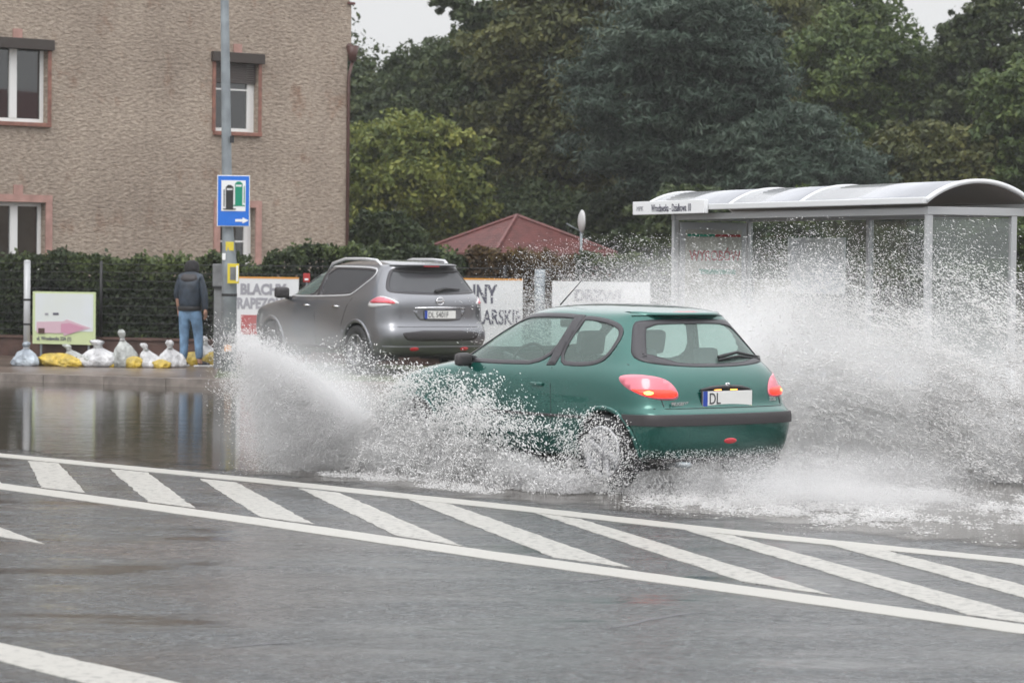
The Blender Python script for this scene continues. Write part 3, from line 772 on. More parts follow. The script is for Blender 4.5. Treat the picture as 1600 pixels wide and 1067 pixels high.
b3, W, zb, zt = board("banner", 862, 1015, 440, 560, .16, "white banner reading DRZWI seen over the green car's roof through the spray", "banner", "banner"); b3["group"] = BRD
text("lettering", "DRZWI", .235, "lettersd", b3, W*.47, zt-.30, bold=.012, wscale=1.0, align='CENTER')
text("lettering", "WEJŚCIOWE i WEWNĘTRZNE", .135, "lettersd", b3, W*.5, zt-.50, bold=.004, wscale=.86, align='CENTER')
b4, W, zb, zt = board("sign_board", 51, 149, 456, 538, .30, "pale lime-edged board with a pink arrow pointing right, behind the sandbags", "sign board", "slime")
MB().box((.05, -.006, zb+.22), (W-.04, -.001, zt-.03)).build("field", "spale", b4)
q = lambda u_, v_: (u_*W, zb+v_*(zt-zb))
MB().prism([q(.07, .21), q(.50, .21), q(.50, .16), q(.93, .32), q(.55, .48), q(.50, .44), q(.07, .42)][::-1], -.012, -.007).build("arrow", "spink", b4)
MB().prism([q(.46, .235), q(.60, .20), q(.84, .325), q(.60, .41), q(.46, .39)][::-1], -.016, -.0125).build("arrow", "spink2", b4)
MB().prism([q(.10, .20), q(.20, .20), q(.20, .30), q(.10, .30)][::-1], -.020, -.0165).build("square_mark", "brown", b4)
MB().prism([q(.20, .55), q(.255, .55), q(.255, .59), q(.20, .59)][::-1], -.012, -.007).build("dark_mark", "lettersd", b4)
MB().prism([q(.33, .555), q(.42, .555), q(.42, .60), q(.33, .60)][::-1], -.012, -.007).build("dark_mark", "letters", b4)
text("lettering", "ul. Wrocławska 23A (1)", .085, "letters", b4, W*.07, zb+(zt-zb)*.075, bold=.002, wscale=.80, y=-.008)
for s_ in (.12, .88): MB().tube([(W*s_, .04, 0), (W*s_, .04, zt-.1)], .02, 6).build("post", "galv", b4)

# ------------------------------------------------------------------ posts
def stand(name, px, D, label, cat):
    p = at(px, 500, D); r_ = empty(name, (p.x, D, .1)); return tag(r_, label, cat)
lp = stand("lamp_post", 358, 42.0, "tall tapered galvanised lamp post carrying the blue sign", "lamp post")
tx = at(351, 0, 42.0).x-at(358, 500, 42.0).x; zt0 = at(351, 0, 42).z-.1
ql = MB(); k_ = (9.0)/zt0
ql.tube([(0, 0, .0), (0, 0, 1.6), (tx*.35, 0, 2.2), (tx, 0, zt0), (tx*k_, 0, 9.0)], [.115, .112, .080, .062, .045], 14); ql.build("pole", "galv", lp, True)
MB().tube([(tx*k_, 0, 9.0), (tx*k_-.1, -.5, 9.4), (tx*k_-.2, -1.4, 9.5)], .03, 8).build("arm", "galv", lp, True)
lh = MB(); lh.box((tx*k_-.33, -1.95, 9.44), (tx*k_-.07, -1.35, 9.56), .04); lh.build("lamp_head", "galv", lp)
MB().lathe([(.117, .0), (.117, .04)], 'Z', 14, (0, 0, 1.12)).build("band", "black", lp)
MB().box((-.055, -.128, .30), (.05, -.115, .40), .004).build("reflector", "refl", lp)
MB().box((-.05, -.098, 1.80), (.07, -.088, 1.93), .002).build("sticker", "yellow", lp)
MB().box((-.10, -.1, 1.66), (-.05, -.090, 1.76), .002).build("sticker", "swhite", lp)
MB().box((.0, -.09, 3.40), (.06, -.07, 3.50), .002).build("clamp", "black", lp)
pd_ = empty("blue_service_sign", (at(364, 350, 41.8).x, 41.85, 0), R(4)); tag(pd_, "blue filling station sign with two pumps and a white arrow", "road sign")
zS0, zS1 = at(364, 354, 41.8).z, at(364, 274, 41.8).z; wS = 25.5/(F/41.8)
MB().box((-wS, 0, zS0), (wS, .012, zS1), .004).build("border", "swhite", pd_)
MB().box((-wS+.012, -.006, zS0+.012), (wS-.012, -.001, zS1-.012)).build("field", "sblue", pd_)
hS = zS1-zS0
S = lambda u_, v_: (-wS+2*wS*u_, zS1-hS*v_)
sp_ = lambda pts, y_, nm, mt: MB().prism([S(*p) for p in pts], y_, y_+.004).build(nm, mt, pd_)
sp_([(.13, .10), (.87, .10), (.87, .70), (.13, .70)], -.012, "white_panel", "swhite")
def pump(cx_, top_, bot_, mt, y_):
    m_ = MB(); w1 = .115
    P1 = [(cx_-w1, top_+.04), (cx_-w1*.4, top_), (cx_+w1*.4, top_), (cx_+w1, top_+.04), (cx_+w1, top_+.06), (cx_-w1, top_+.06)]
    m_.prism([S(*p) for p in P1], y_, y_+.004)
    m_.prism([S(*p) for p in ((cx_-w1, top_+.10), (cx_+w1, top_+.10), (cx_+w1*.95, bot_-.02), (cx_-w1*.95, bot_-.02))], y_, y_+.004)
    m_.prism([S(*p) for p in ((cx_-w1*1.7, bot_-.02), (cx_+w1*1.7, bot_-.02), (cx_+w1*1.7, bot_), (cx_-w1*1.7, bot_))], y_-.0005, y_+.0035)
    m_.prism([S(*p) for p in ((cx_-w1, top_+.055), (cx_-w1*.8, top_+.055), (cx_-w1*.8, top_+.12), (cx_-w1, top_+.12))], y_-.0005, y_+.0035)
    m_.prism([S(*p) for p in ((cx_+w1*.8, top_+.055), (cx_+w1, top_+.055), (cx_+w1, top_+.12), (cx_+w1*.8, top_+.12))], y_-.0005, y_+.0035)
    hx = cx_-w1*1.55 if mt == 'sblack' else cx_+w1*1.35
    m_.prism([S(*p) for p in ((hx, top_+.09), (hx+.025, top_+.09), (hx+.025, bot_-.06), (hx, bot_-.06))], y_-.0005, y_+.0035)
    return m_.build("pump_symbol", mt, pd_)
pump(.66, .12, .60, "sgreen", -.017); pump(.38, .19, .67, "sblack", -.022)
sp_([(.56, .855), (.78, .855), (.78, .82), (.97, .88), (.78, .94), (.78, .905), (.56, .905)], -.012, "arrow", "swhite")
cp_ = stand("concrete_post", 345, 43.2, "squat dark grey square post right behind the person, next to the lamp post", "post")
cq = MB(); cq.box((-.10, -.10, 0), (.10, .10, 1.25), .015); cq.build("shaft", "conc", cp_)
cq = MB(); cq.box((-.12, -.12, 1.251), (.10, .12, 1.60), .02); cq.build("box_head", "conc", cp_)
MB().box((-.125, -.125, 1.225), (.105, .125, 1.25)).build("band", "black", cp_)
ys = empty("yellow_notice", (at(362, 430, 41.7).x, 41.82, 0)); tag(ys, "small yellow framed notice strapped to the lamp post below the blue sign", "sign")
zy0, zy1 = at(362, 443, 41.7).z, at(362, 412, 41.7).z
MB().box((-.075, 0, zy0), (.095, .02, zy1), .004).build("frame", "yellow", ys)
MB().box((-.035, -.006, zy0+.05), (.05, -.001, zy1-.05)).build("field", "conc", ys)
MB().box((.055, -.006, zy0+.03), (.085, -.001, zy1-.03)).build("white_strip", "swhite", ys)
gp = stand("metal_post", 42, 43.6, "slim grey metal post with two dark bands, left of the arrow board", "post")
zt1 = at(42, 409, 43.6).z-.1
MB().tube([(0, 0, 0), (0, 0, zt1)], .052, 12).build("pipe", "steel", gp, True)
for zz_ in (.62, 1.0): MB().tube([(0, 0, zz_), (0, 0, zz_+.03)], .057, 12).build("band", "black", gp, True)
MB().lathe([(.001, .03), (.05, .02), (.056, 0)], 'Z', 12, (0, 0, zt1)).build("cap", "steel", gp, True)
# fence-side bits on the right of the grey car
gp2 = stand("gate_post", 843, 44.6, "round grey gate post between the two right-hand banners", "post")
MB().tube([(0, 0, 0), (0, 0, at(843, 421, 44.6).z-.1)], .085, 12).build("pipe", "galv", gp2, True)
tk = empty("tree_stump", (at(868, 500, 46).x, 46, .0)); 
tag(tk, "grey concrete roof block of a low shed right of the gate post", "shed")
zz1 = at(868, 430, 46).z; zz2 = at(868, 419, 46).z
tk.name = "meter_shed"
MB().box((-.22, -.2, 0), (.22, .2, zz1), .02).build("body", "conc", tk)
MB().prism([(-.28, zz1), (.30, zz1), (.22, zz2), (-.14, zz2+.02)], -.26, .26).build("roof", "steel", tk)
kx = empty("electric_cabinet", (at(748, 500, 47).x, 47.0, .0)); tag(kx, "small grey cabinet with sloping lid just right of the grey car's rear window", "cabinet")
zz1 = at(744, 440, 47).z; zz2 = at(744, 418, 47).z
MB().box((-.20, -.15, 0), (.20, .15, zz1), .01).build("body", "conc", kx)
MB().prism([(-.24, zz1), (.26, zz1), (.10, zz2), (-.20, zz2)], -.18, .18).build("lid", "conc", kx)
rs = empty("red_warning_plate", (at(480, 500, 45).x, 44.8, .0)); tag(rs, "small red plate on a pole above the end of the BLACHY banner", "sign")
zr0, zr1 = at(480, 441, 44.8).z, at(480, 427, 44.8).z
MB().box((-.055, -.02, zr0), (.055, -.005, zr1), .01).build("plate", "bred", rs)
MB().box((-.03, -.026, zr0+.03), (.03, -.021, zr0+.06), .001).build("white_mark", "swhite", rs)
MB().tube([(0, .01, 0), (0, .01, zr1)], .015, 6).build("pole", "galv", rs)

# ------------------------------------------------------------------ sandbags
def bag(px, py, w_, h_, mat, label, neck=True, lean=0., seed=0, D=None, name="sandbag"):
    g = ground(px, py, .10); pm = F/g.y; W_ = w_/pm/2*1.14; H_ = h_/pm*1.04
    root = empty(name, g, random.uniform(-.3, .3)); tag(root, label, "sandbag", "sandbags laid along the low wall")
    r = np.random.default_rng(seed+3)
    seg, rows = 28, 22; bm = bmesh.new(); rg_ = []
    ph = r.random(4)*6.28
    for i in range(rows+1):
        t = i/rows
        if neck:
            prof = [(0, .82), (.08, .98), (.2, 1.0), (.35, .9), (.5, .66), (.62, .38), (.70, .20), (.76, .16), (.84, .26), (.93, .30), (1, .12)]
        else:
            prof = [(0, .88), (.15, 1.0), (.4, 1.0), (.6, .92), (.8, .72), (.93, .42), (1, .12)]
        for (a_, ra), (b_, rb_) in zip(prof, prof[1:]):
            if a_ <= t <= b_: rad = ra+(rb_-ra)*(t-a_)/(b_-a_)
        ring = []
        for k in range(seg):
            th = 2*math.pi*k/seg
            wr = 1+.13*math.sin(3*th+ph[0]+t*3)+.09*math.sin(7*th+ph[1]-t*5)+(.10*math.sin(11*th+ph[2]) if t > .45 else .03*math.sin(11*th+ph[2]+4*t))
            x = W_*rad*wr*math.cos(th)+lean*max(0, t-.35)*W_*1.6; y = W_*.72*rad*wr*math.sin(th)
            z = H_*t*(1+.10*math.sin(2*th+ph[3])*(1-t) if not neck else 1)
            cr = .05*W_*(math.sin(5*x/W_+9*z/H_+ph[1])*math.sin(7*y/W_-6*z/H_+ph[2])+.8*math.sin(13*th+11*t+ph[3])*t); x += cr*math.cos(th); y += cr*math.sin(th); z += .5*cr*(0 if t < .05 else 1)
            ring.append(bm.verts.new((x, y, z)))
        rg_.append(ring)
    for a_, b_ in zip(rg_, rg_[1:]):
        for k in range(seg): bm.faces.new((a_[k], a_[(k+1) % seg], b_[(k+1) % seg], b_[k]))
    bm.faces.new(rg_[0][::-1]); bm.faces.new(rg_[-1])
    me = bpy.data.meshes.new("sack"); bm.to_mesh(me); bm.free(); link("sack", me, mat, root, True)
    if neck:
        tz = H_*.73; tx_ = lean*.38*W_*1.6
        MB().tube([(tx_, 0, tz-.008), (tx_, 0, tz+.008)], W_*.22, 12).build("tie", "bagw" if mat != "bagw" else "bagc", root, True)
    return root
bags = [
    (86, 571.5, 54, 19, "bagy", "yellow sandbag lying between the metal post and the grey-white bags", False, 0, 1),
    (118, 570, 34, 31, "bagc", "small greyish clear sandbag leaning left, under the arrow board", True, -.9, 2),
    (112, 573, 34, 14, "bagy", "flat yellow sandbag in front of the greyish clear bag, under the arrow board", False, 0, 3),
    (158, 573, 58, 41, "bagw", "widest white sandbag, right of the arrow board", True, -.25, 4),
    (178, 573.5, 26, 16, "bagy", "yellow sandbag half hidden between the widest white bag and the tall one", False, 0, 5),
    (195, 574, 34, 57, "bagc", "tallest upright whitish sandbag with a long twisted neck", True, -.35, 6),
    (209, 574.5, 26, 17, "bagy", "yellow sandbag tucked against the right of the tallest bag", False, 0, 7),
    (236, 574.5, 34, 37, "bagw", "white sandbag with its neck bent left, second left of the person", True, -.7, 8),
    (268, 574.5, 38, 41, "bagw", "white sandbag standing right beside the person's left leg", True, -.2, 9),
    (303, 571, 26, 21, "bagy", "yellow sandbag seen between the person's legs", False, 0, 10),
    (326, 570, 30, 43, "bagw", "white sandbag with raised neck right of the person's legs", True, -.5, 11),
    (336, 572, 30, 22, "bagy", "yellow sandbag at the foot of the lamp post", False, 0, 12),
    (136, 573, 30, 20, "bagc", "low clear sandbag wedged left of the widest white bag", False, 0, 21),
    (252, 575, 24, 13, "bagy", "small yellow sandbag between the two white bags left of the person", False, 0, 22),
    (41, 572, 36, 37, "bagb", "bluish white sandbag standing against the foot of the metal post", True, .0, 13),
]
for b in bags: bag(b[0], b[1], b[2], b[3], b[4], b[5], b[6], b[7], b[8])

# ------------------------------------------------------------------ person
def skin_mesh(name, verts, edges, radii, mat, parent, sub=2, root_i=0):
    me = bpy.data.meshes.new(name); me.from_pydata(verts, edges, []); o = bpy.data.objects.new(name, me); COL.objects.link(o)
    s = o.modifiers.new("s", 'SKIN'); s.use_smooth_shade = True
    o.modifiers.new("u", 'SUBSURF').levels = sub; o.modifiers["u"].render_levels = sub
    for i, r_ in enumerate(radii):
        sv = me.skin_vertices[0].data[i]; sv.radius = r_ if isinstance(r_, tuple) else (r_, r_); sv.use_root = (i == root_i)
    m2 = evalmesh(o); bpy.data.objects.remove(o)
    return link(name, m2, mat, parent, True)
pg = ground(296, 573, .10)
per = empty("person", pg, R(-8)); tag(per, "person in a dark jacket and light blue jeans standing by the sandbags, seen from behind", "person")
# local: x right, y away from the camera, z up.  hips .90, shoulders 1.40, crown 1.66
V = [(0, 0, .90), (0, 0, 1.05), (0, .01, 1.22), (0, .03, 1.38), (0, .06, 1.46), (0, .10, 1.53),      # 0-5 spine, neck, head base
     (0, .13, 1.60), (0, .14, 1.655),                                                             # 6-7 head
     (-.15, .03, 1.38), (-.21, .02, 1.15), (-.20, .06, .95), (-.20, .10, .88),                     # 8-11 left arm -> palm
     (.15, .03, 1.38), (.225, .0, 1.13), (.248, -.03, .93), (.262, -.035, .86),                      # 12-15 right arm -> palm
     (-.085, 0, .86), (-.085, .02, .50), (-.09, -.02, .09), (-.095, .06, .04),                       # 16-19 left leg
     (.09, 0, .86), (.128, .03, .50), (.163, -.03, .09), (.19, .02, .04)]                        # 20-23 right leg
E = [(0, 1), (1, 2), (2, 3), (3, 4), (4, 5), (5, 6), (6, 7), (3, 8), (8, 9), (9, 10), (10, 11), (3, 12), (12, 13), (13, 14), (14, 15), (0, 16), (16, 17), (17, 18), (18, 19), (0, 20), (20, 21), (21, 22), (22, 23)]
Rr = [(.14, .10), (.13, .095), (.145, .10), (.13, .09), .05, (.075, .085), (.08, .095), (.05, .06), .055, .042, .030, (.034, .018), .055, .042, .030, (.034, .018),
      .085, .058, .038, .035, .085, .058, .038, .035]
for base, sx, pz in ((11, -1, .88), (15, 1, .86)):
    bx, by, bz = V[base]
    for k, (dx, dy, ln) in enumerate(((-.026, .0, .075), (-.009, 0, .085), (.009, 0, .08), (.026, 0, .065))):
        i0 = len(V); V += [(bx+dx*.4, by+dx*.9, bz-.045), (bx+dx*.4+sx*-.005, by+dx*.95+.012, bz-.045-ln*.5), (bx+dx*.4+sx*-.018, by+dx+.02, bz-.045-ln)]
        E += [(base, i0), (i0, i0+1), (i0+1, i0+2)]; Rr += [.010, .009, .0075]
    i0 = len(V); V += [(bx-sx*.012, by-.035, bz-.01), (bx-sx*.018, by-.045, bz-.05)]; E += [(base, i0), (i0, i0+1)]; Rr += [.011, .009]
skin_mesh("body", V, E, Rr, "skin", per)
# jeans
Vj = [(0, 0, .99), (0, 0, .87), (-.088, 0, .80), (-.088, .015, .50), (-.092, -.015, .10), (.095, 0, .80), (.130, .03, .50), (.165, -.03, .10)]
skin_mesh("jeans", Vj, [(0, 1), (1, 2), (2, 3), (3, 4), (1, 5), (5, 6), (6, 7)], [(.155, .115), (.165, .135), .108, .080, .062, .108, .080, .062], "jeans", per)
Vk = [(0, 0, .84), (0, 0, 1.03), (0, .01, 1.22), (0, .03, 1.36), (0, .07, 1.46), (-.145, .03, 1.37), (-.215, .03, 1.13), (-.17, .15, .90), (.145, .03, 1.37), (.225, .0, 1.13), (.254, -.03, .865)]
skin_mesh("jacket", Vk, [(0, 1), (1, 2), (2, 3), (3, 4), (3, 5), (5, 6), (6, 7), (3, 8), (8, 9), (9, 10)],
          [(.185, .135), (.195, .145), (.205, .15), (.165, .125), .10, .080, .068, .050, .080, .068, .048], "jacket", per)
skin_mesh("jacket_yoke", [(0, .012, 1.30), (0, .03, 1.385), (0, .045, 1.44), (-.12, .03, 1.38), (.12, .03, 1.38)], [(0, 1), (1, 2), (1, 3), (1, 4)], [(.195, .15), (.182, .14), .09, .095, .095], "jyoke", per)
MB().lathe([(.178, 0), (.192, .015), (.194, .05), (.186, .075)], 'Z', 28, (0, 0, .865)).build("waistband", "black", per, True).scale = (1.0, .78, 1)
skin_mesh("hood", [(0, .055, 1.42), (0, .10, 1.53), (0, .125, 1.60), (0, .13, 1.655)], [(0, 1), (1, 2), (2, 3)], [.125, (.13, .13), (.12, .13), (.07, .08)], "hair", per)
for sx, x0, yaw in ((-1, -.093, .0), (1, .168, -.75)):
    sh = empty("shoe", (x0, 0, 0), yaw, per)
    skin_mesh("upper", [(0, -.045, .055), (0, .03, .055), (0, .13, .04), (0, .18, .035)], [(0, 1), (1, 2), (2, 3)], [(.042, .045), (.045, .05), (.042, .03), (.03, .022)], "shoe", sh)
    so_ = MB(); so_.box((-.045, -.095, 0), (.045, .215, .028), .012); so_.build("sole", "sole", sh)

# ------------------------------------------------------------------ bus shelter
SL = 5.6; SBp = Vector((4.109, 27.878, 0)); sx_ = Vector((math.cos(-1.165), math.sin(-1.165), 0)); SA = SBp-sx_*SL
shl = empty("bus_shelter", (SA.x, SA.y, .10), math.atan2(sx_.y, sx_.x)); tag(shl, "bus shelter with a white arched roof and glass walls, half veiled by the spray", "bus shelter")
SDp = .98; zR = 2.335; OV = .03; arc_w = 1.22; rise = .20
def arcz(v): # v 0..1 across depth
    t = (v-.5)*2; rr = (1+ (rise/ (arc_w/2))**2)/(2*rise/(arc_w/2)); return (math.sqrt(max(0, rr*rr-t*t))-(rr-rise/(arc_w/2)))*(arc_w/2)
rf = MB(); nA = 20
def arcpanel(mb, x0, x1, lift, th):
    rows = []
    for i in range(nA+1):
        v = i/nA; y = -OV-.06+arc_w*v; z = zR+arcz(v)+lift
        rows.append([mb.bm.verts.new((x0, y, z)), mb.bm.verts.new((x1, y, z)), mb.bm.verts.new((x0, y, z-th)), mb.bm.verts.new((x1, y, z-th))])
    for a_, b_ in zip(rows, rows[1:]):
        for (i, j) in ((0, 1), (1, 3), (3, 2), (2, 0)): mb.bm.faces.new((a_[i], a_[j], b_[j], b_[i]))
    mb.bm.faces.new((rows[0][0], rows[0][1], rows[0][3], rows[0][2])); mb.bm.faces.new((rows[-1][0], rows[-1][2], rows[-1][3], rows[-1][1]))
x0r, x1r = -.70, SL+.10
segs = [x0r, x0r+(x1r-x0r)*.345, x0r+(x1r-x0r)*.60, x1r]
for a_, b_ in zip(segs, segs[1:]):
    m_ = MB(); arcpanel(m_, a_+.02, b_-.02, 0, .008); m_.build("roof_panel", "poly", shl, True)
for s_ in segs:
    m_ = MB(); arcpanel(m_, s_-.035, s_+.035, .012, .045); m_.build("roof_rib", "alu", shl, True)
m_ = MB(); arcpanel(m_, x0r+.03, x1r-.03, -.03, .01); m_.build("ceiling", "ceil", shl, True)
MB().box((x0r, -OV-.10, zR-.045), (x1r, -OV-.04, zR+.02), .01).build("front_gutter", "alu", shl)
MB().box((x0r, arc_w-OV-.08, zR-.07), (x1r, arc_w-OV-.02, zR+.02), .01).build("rear_gutter", "alu", shl)
for x_ in (.0, SL):
    MB().box((x_-.04, -.035, zR-.15), (x_+.04, arc_w-OV-.10, zR-.07), .006).build("cross_beam", "steel", shl)
MB().box((.04, SDp-.03, zR-.16), (SL-.04, SDp+.03, zR-.08), .006).build("rear_beam", "steel", shl)
MB().box((.04, -.02, zR-.15), (SL-.04, .02, zR-.08), .004).build("front_beam", "steel", shl)
for x_ in (0, SL*.5, SL):
    for y_ in ((0, SDp) if x_ != SL*.5 else (SDp,)):
        MB().box((x_-.032, y_-.032, -.02), (x_+.032, y_+.032, zR-.151), .008).build("post", "steel", shl)
for a_, b_ in ((.05, SL*.5-.05), (SL*.5+.05, SL-.05)):
    MB().box((a_, SDp-.006, .25), (b_, SDp+.006, zR-.17)).build("glass_panel", "glasss", shl)
MB().box((SL-.006, .05, .25), (SL+.006, SDp-.05, zR-.17)).build("glass_panel", "glasss", shl)
# sign along the front edge at the far end
sn = MB(); sn.box((-.76, -OV-.16, zR-.085), (1.10, -OV-.105, zR+.07), .006); sn.build("name_board", "swhite", shl)
text("lettering", "Wrocławska - Działkowa 10", .125, "letters", shl, -.25, zR-.055, y=-OV-.163, wscale=.72, bold=.001)
text("lettering", "MPK", .08, "lettersd", shl, -.65, zR-.04, y=-OV-.163, wscale=1.2)
# poster case filling the far end wall
pe = empty("poster_case", (.0, 0, 0), math.pi/2, shl); PW = SDp
MB().box((.05, -.03, .35), (PW-.05, .04, zR-.17), .01).build("case_frame", "steel", pe)
MB().box((.12, -.040, .45), (PW-.12, -.032, zR-.26)).build("poster", "poster", pe)
text("lettering", "WYROBÓW", .17, "bred", pe, .17, zR-.62, y=-.044, bold=.004, wscale=.72)
MB().box((.30, -.050, zR-.78), (.78, -.044, zR-.72)).build("green_mark", "sgreen", pe)
MB().box((.14, -.050, zR-.34), (.5, -.044, zR-.31)).build("green_strip", "sgreen", pe)
MB().box((.5, -.050, zR-.34), (.84, -.044, zR-.31)).build("red_strip", "bred", pe)
bn = MB(); bn.box((1.7, SDp-.42, .44), (4.6, SDp-.08, .48), .01); bn.build("bench_seat", "bluebox", shl)
for x_ in (1.9, 4.4): MB().box((x_-.03, SDp-.38, 0), (x_+.03, SDp-.10, .44)).build("bench_leg", "steel", shl)
MB().box((1.0, SDp-.03, 1.35), (2.3, SDp-.012, 1.98), .004).build("timetable", "spale", shl)
MB().box((.2, SDp-.03, .9), (1.1, SDp-.012, 1.5), .004).build("notice", "poster", shl)

#@@CARS
# ------------------------------------------------------------------ cars
def lerp(a, b, t): return a+(b-a)*t
def ring(xr, zr, xf, zf, w_, rc=.32, fc=.4, zs0=None, zs1=None, rw=.93, fw_=.84, rb_=.0):
    zs0 = zr if zs0 is None else zs0; zs1 = zf if zs1 is None else zs1
    xs = [xr, xr+.012+rb_*.3, xr+.045+rb_, xr+.045+rb_+(rc-.045)*.35, xr+rc]
    ys = [0, .42*w_, .76*w_, rw*w_, .985*w_]
    z_ = [zr, zr, zr, lerp(zr, zs0, .5), zs0]
    xa, xb = xr+rc, xf-fc
    for t in (.25, .5, .75): xs.append(lerp(xa, xb, t)); ys.append(w_); z_.append(lerp(zs0, zs1, t))
    xs += [xb, xf-fc*.38, xf-.06, xf]; ys += [.985*w_, fw_*w_, .5*w_, 0]; z_ += [zs1, lerp(zs1, zf, .5), zf, zf]
    return [(x, y, z) for x, y, z in zip(xs, ys, z_)]
class Shell:
    def __init__(s, rings, lv=3):
        K = len(rings); bm = bmesh.new(); G = []
        for r_ in rings:
            half = [bm.verts.new(p) for p in r_]; mir = [bm.verts.new((p[0], -p[1], p[2])) for p in r_[1:-1]][::-1]
            G.append(half+mir)
        n = len(G[0])
        for a_, b_ in zip(G, G[1:]):
            for k in range(n): bm.faces.new((a_[k], a_[(k+1) % n], b_[(k+1) % n], b_[k]))
        h = len(rings[0])
        for g, fl in ((G[0], True), (G[-1], False)):     # bridge left and right halves with quads
            for j in range(0, h-1):
                a_, b_ = g[j], g[j+1]; c_ = g[(n-j-1) % n] if j+1 < h-1 else None; d_ = g[(n-j) % n] if j > 0 else None
                vs = [v for v in (a_, b_, c_, d_) if v]
                try: bm.faces.new(vs)
                except Exception: pass
        bmesh.ops.recalc_face_normals(bm, faces=bm.faces)
        me = bpy.data.meshes.new("cage"); bm.to_mesh(me); bm.free()
        o = bpy.data.objects.new("cage", me); COL.objects.link(o); m_ = o.modifiers.new("s", 'SUBSURF'); m_.levels = lv; m_.render_levels = lv
        s.me = evalmesh(o); bpy.data.objects.remove(o)
        s.bm = bmesh.new(); s.bm.from_mesh(s.me); s.bm.normal_update(); s.bm.faces.ensure_lookup_table(); s.tree = BVHTree.FromBMesh(s.bm)
    def hit(s, a, b, d, sgn=1):
        """(a,b) in the plane facing direction d -> surface point + normal (smoothed)"""
        d = Vector(d).normalized(); e = Vector((-d.y, d.x, 0)) if abs(d.z) < .9 else Vector((1, 0, 0))
        if e.x < 0 or (abs(e.x) < 1e-6 and e.y < 0): e = -e
        o = e*a+Vector((0, 0, b))+d*6
        l, n, i, dist = s.tree.ray_cast(o, -d)
        if l is None:
            l, n, i, dist = s.tree.find_nearest(e*a+Vector((0, 0, b))+d*.8)
        # smooth normal from face vertices
        f = s.bm.faces[i]; nn = Vector()
        for v in f.verts: nn += v.normal/max(1e-4, (v.co-l).length)
        return l, nn.normalized()
def smoothpoly(P, it=3, closed=True):
    P = [Vector((p[0], p[1])) for p in P]
    for _ in range(it):
        Q = []
        n = len(P)
        for i in range(n): a_, b_ = P[i], P[(i+1) % n]; Q += [a_.lerp(b_, .25), a_.lerp(b_, .75)]
        P = Q
    return P
def resample(P, n):
    L_ = [(P[(i+1) % len(P)]-P[i]).length for i in range(len(P))]; T = sum(L_); out = []; i = 0; acc = 0
    for k in range(n):
        t = T*k/n
        while acc+L_[i] < t: acc += L_[i]; i += 1
        out.append(P[i].lerp(P[(i+1) % len(P)], (t-acc)/max(1e-9, L_[i])))
    return out
def inset(P, d):
    n = len(P); A = sum(P[i].x*P[(i+1) % n].y-P[(i+1) % n].x*P[i].y for i in range(n)); sg = 1 if A > 0 else -1; out = []
    for i in range(n):
        t = (P[(i+1) % n]-P[i-1]).normalized(); nrm = Vector((-t.y, t.x))*sg
        dd_ = d(P[i]) if callable(d) else d
        out.append(P[i]+nrm*dd_)
    return out
def finish(bm, mirror, offset_th, name, mat, parent):
    if mirror:
        for v in bm.verts: v.co.y *= -1
        bmesh.ops.reverse_faces(bm, faces=bm.faces)
    me = bpy.data.meshes.new(name); bm.to_mesh(me); bm.free(); o = link(name, me, mat, parent, True)
    if offset_th:
        m_ = o.modifiers.new("t", 'SOLIDIFY'); m_.thickness = offset_th; m_.offset = -1
    return o
def orient(bm, d):
    bm.normal_update(); s_ = sum(f.normal.dot(Vector(d)) for f in bm.faces)
    if s_ < 0: bmesh.ops.reverse_faces(bm, faces=bm.faces)
def ringpatch(sh, P, wd, d, off, name, mat, parent, mirror=False, th=.004, rows=3, n=140):
    P = resample(P, n); Qn = inset(P, wd); bm = bmesh.new(); R_ = []
    for k in range(rows+1):
        t = k/rows; row = []
        for p, q_ in zip(P, Qn):
            c = p.lerp(q_, t); l, nn = sh.hit(c.x, c.y, d); row.append(bm.verts.new(l+nn*off))
        R_.append(row)
    for a_, b_ in zip(R_, R_[1:]):
        for i in range(n): bm.faces.new((a_[i], a_[(i+1) % n], b_[(i+1) % n], b_[i]))
    orient(bm, d); return finish(bm, mirror, th, name, mat, parent)
def fillpatch(sh, P, d, off, name, mat, parent, mirror=False, th=0., step=.04):
    bm = bmesh.new(); bm.faces.new([bm.verts.new((p.x, p.y, 0)) for p in resample(P, 110)])
    xs = [p.x for p in P]; ys = [p.y for p in P]
    for ax, lo, hi in ((0, min(xs), max(xs)), (1, min(ys), max(ys))):
        c = lo+step
        while c < hi-1e-4:
            co = (c, 0, 0) if ax == 0 else (0, c, 0); no = (1, 0, 0) if ax == 0 else (0, 1, 0)
            bmesh.ops.bisect_plane(bm, geom=bm.verts[:]+bm.edges[:]+bm.faces[:], plane_co=co, plane_no=no, dist=1e-5); c += step
    bmesh.ops.triangulate(bm, faces=[f for f in bm.faces if len(f.verts) > 4])
    for v in bm.verts:
        l, nn = sh.hit(v.co.x, v.co.y, d); v.co = l+nn*off
    orient(bm, d); return finish(bm, mirror, th, name, mat, parent)
def slicepatch(sh, planes, off, name, mat, parent, th=.0):
    bm = bmesh.new(); bm.from_mesh(sh.me)
    for co, no in planes:   # keeps the side the normal points away from
        bmesh.ops.bisect_plane(bm, geom=bm.verts[:]+bm.edges[:]+bm.faces[:], plane_co=co, plane_no=no, dist=1e-5, clear_outer=True)
    bm.normal_update()
    for v in bm.verts: v.co = v.co+v.normal*off
    me = bpy.data.meshes.new(name); bm.to_mesh(me); bm.free(); o = link(name, me, mat, parent, True)
    m_ = o.modifiers.new("t", 'SOLIDIFY'); m_.thickness = th or off+.004; m_.offset = -1
    return o
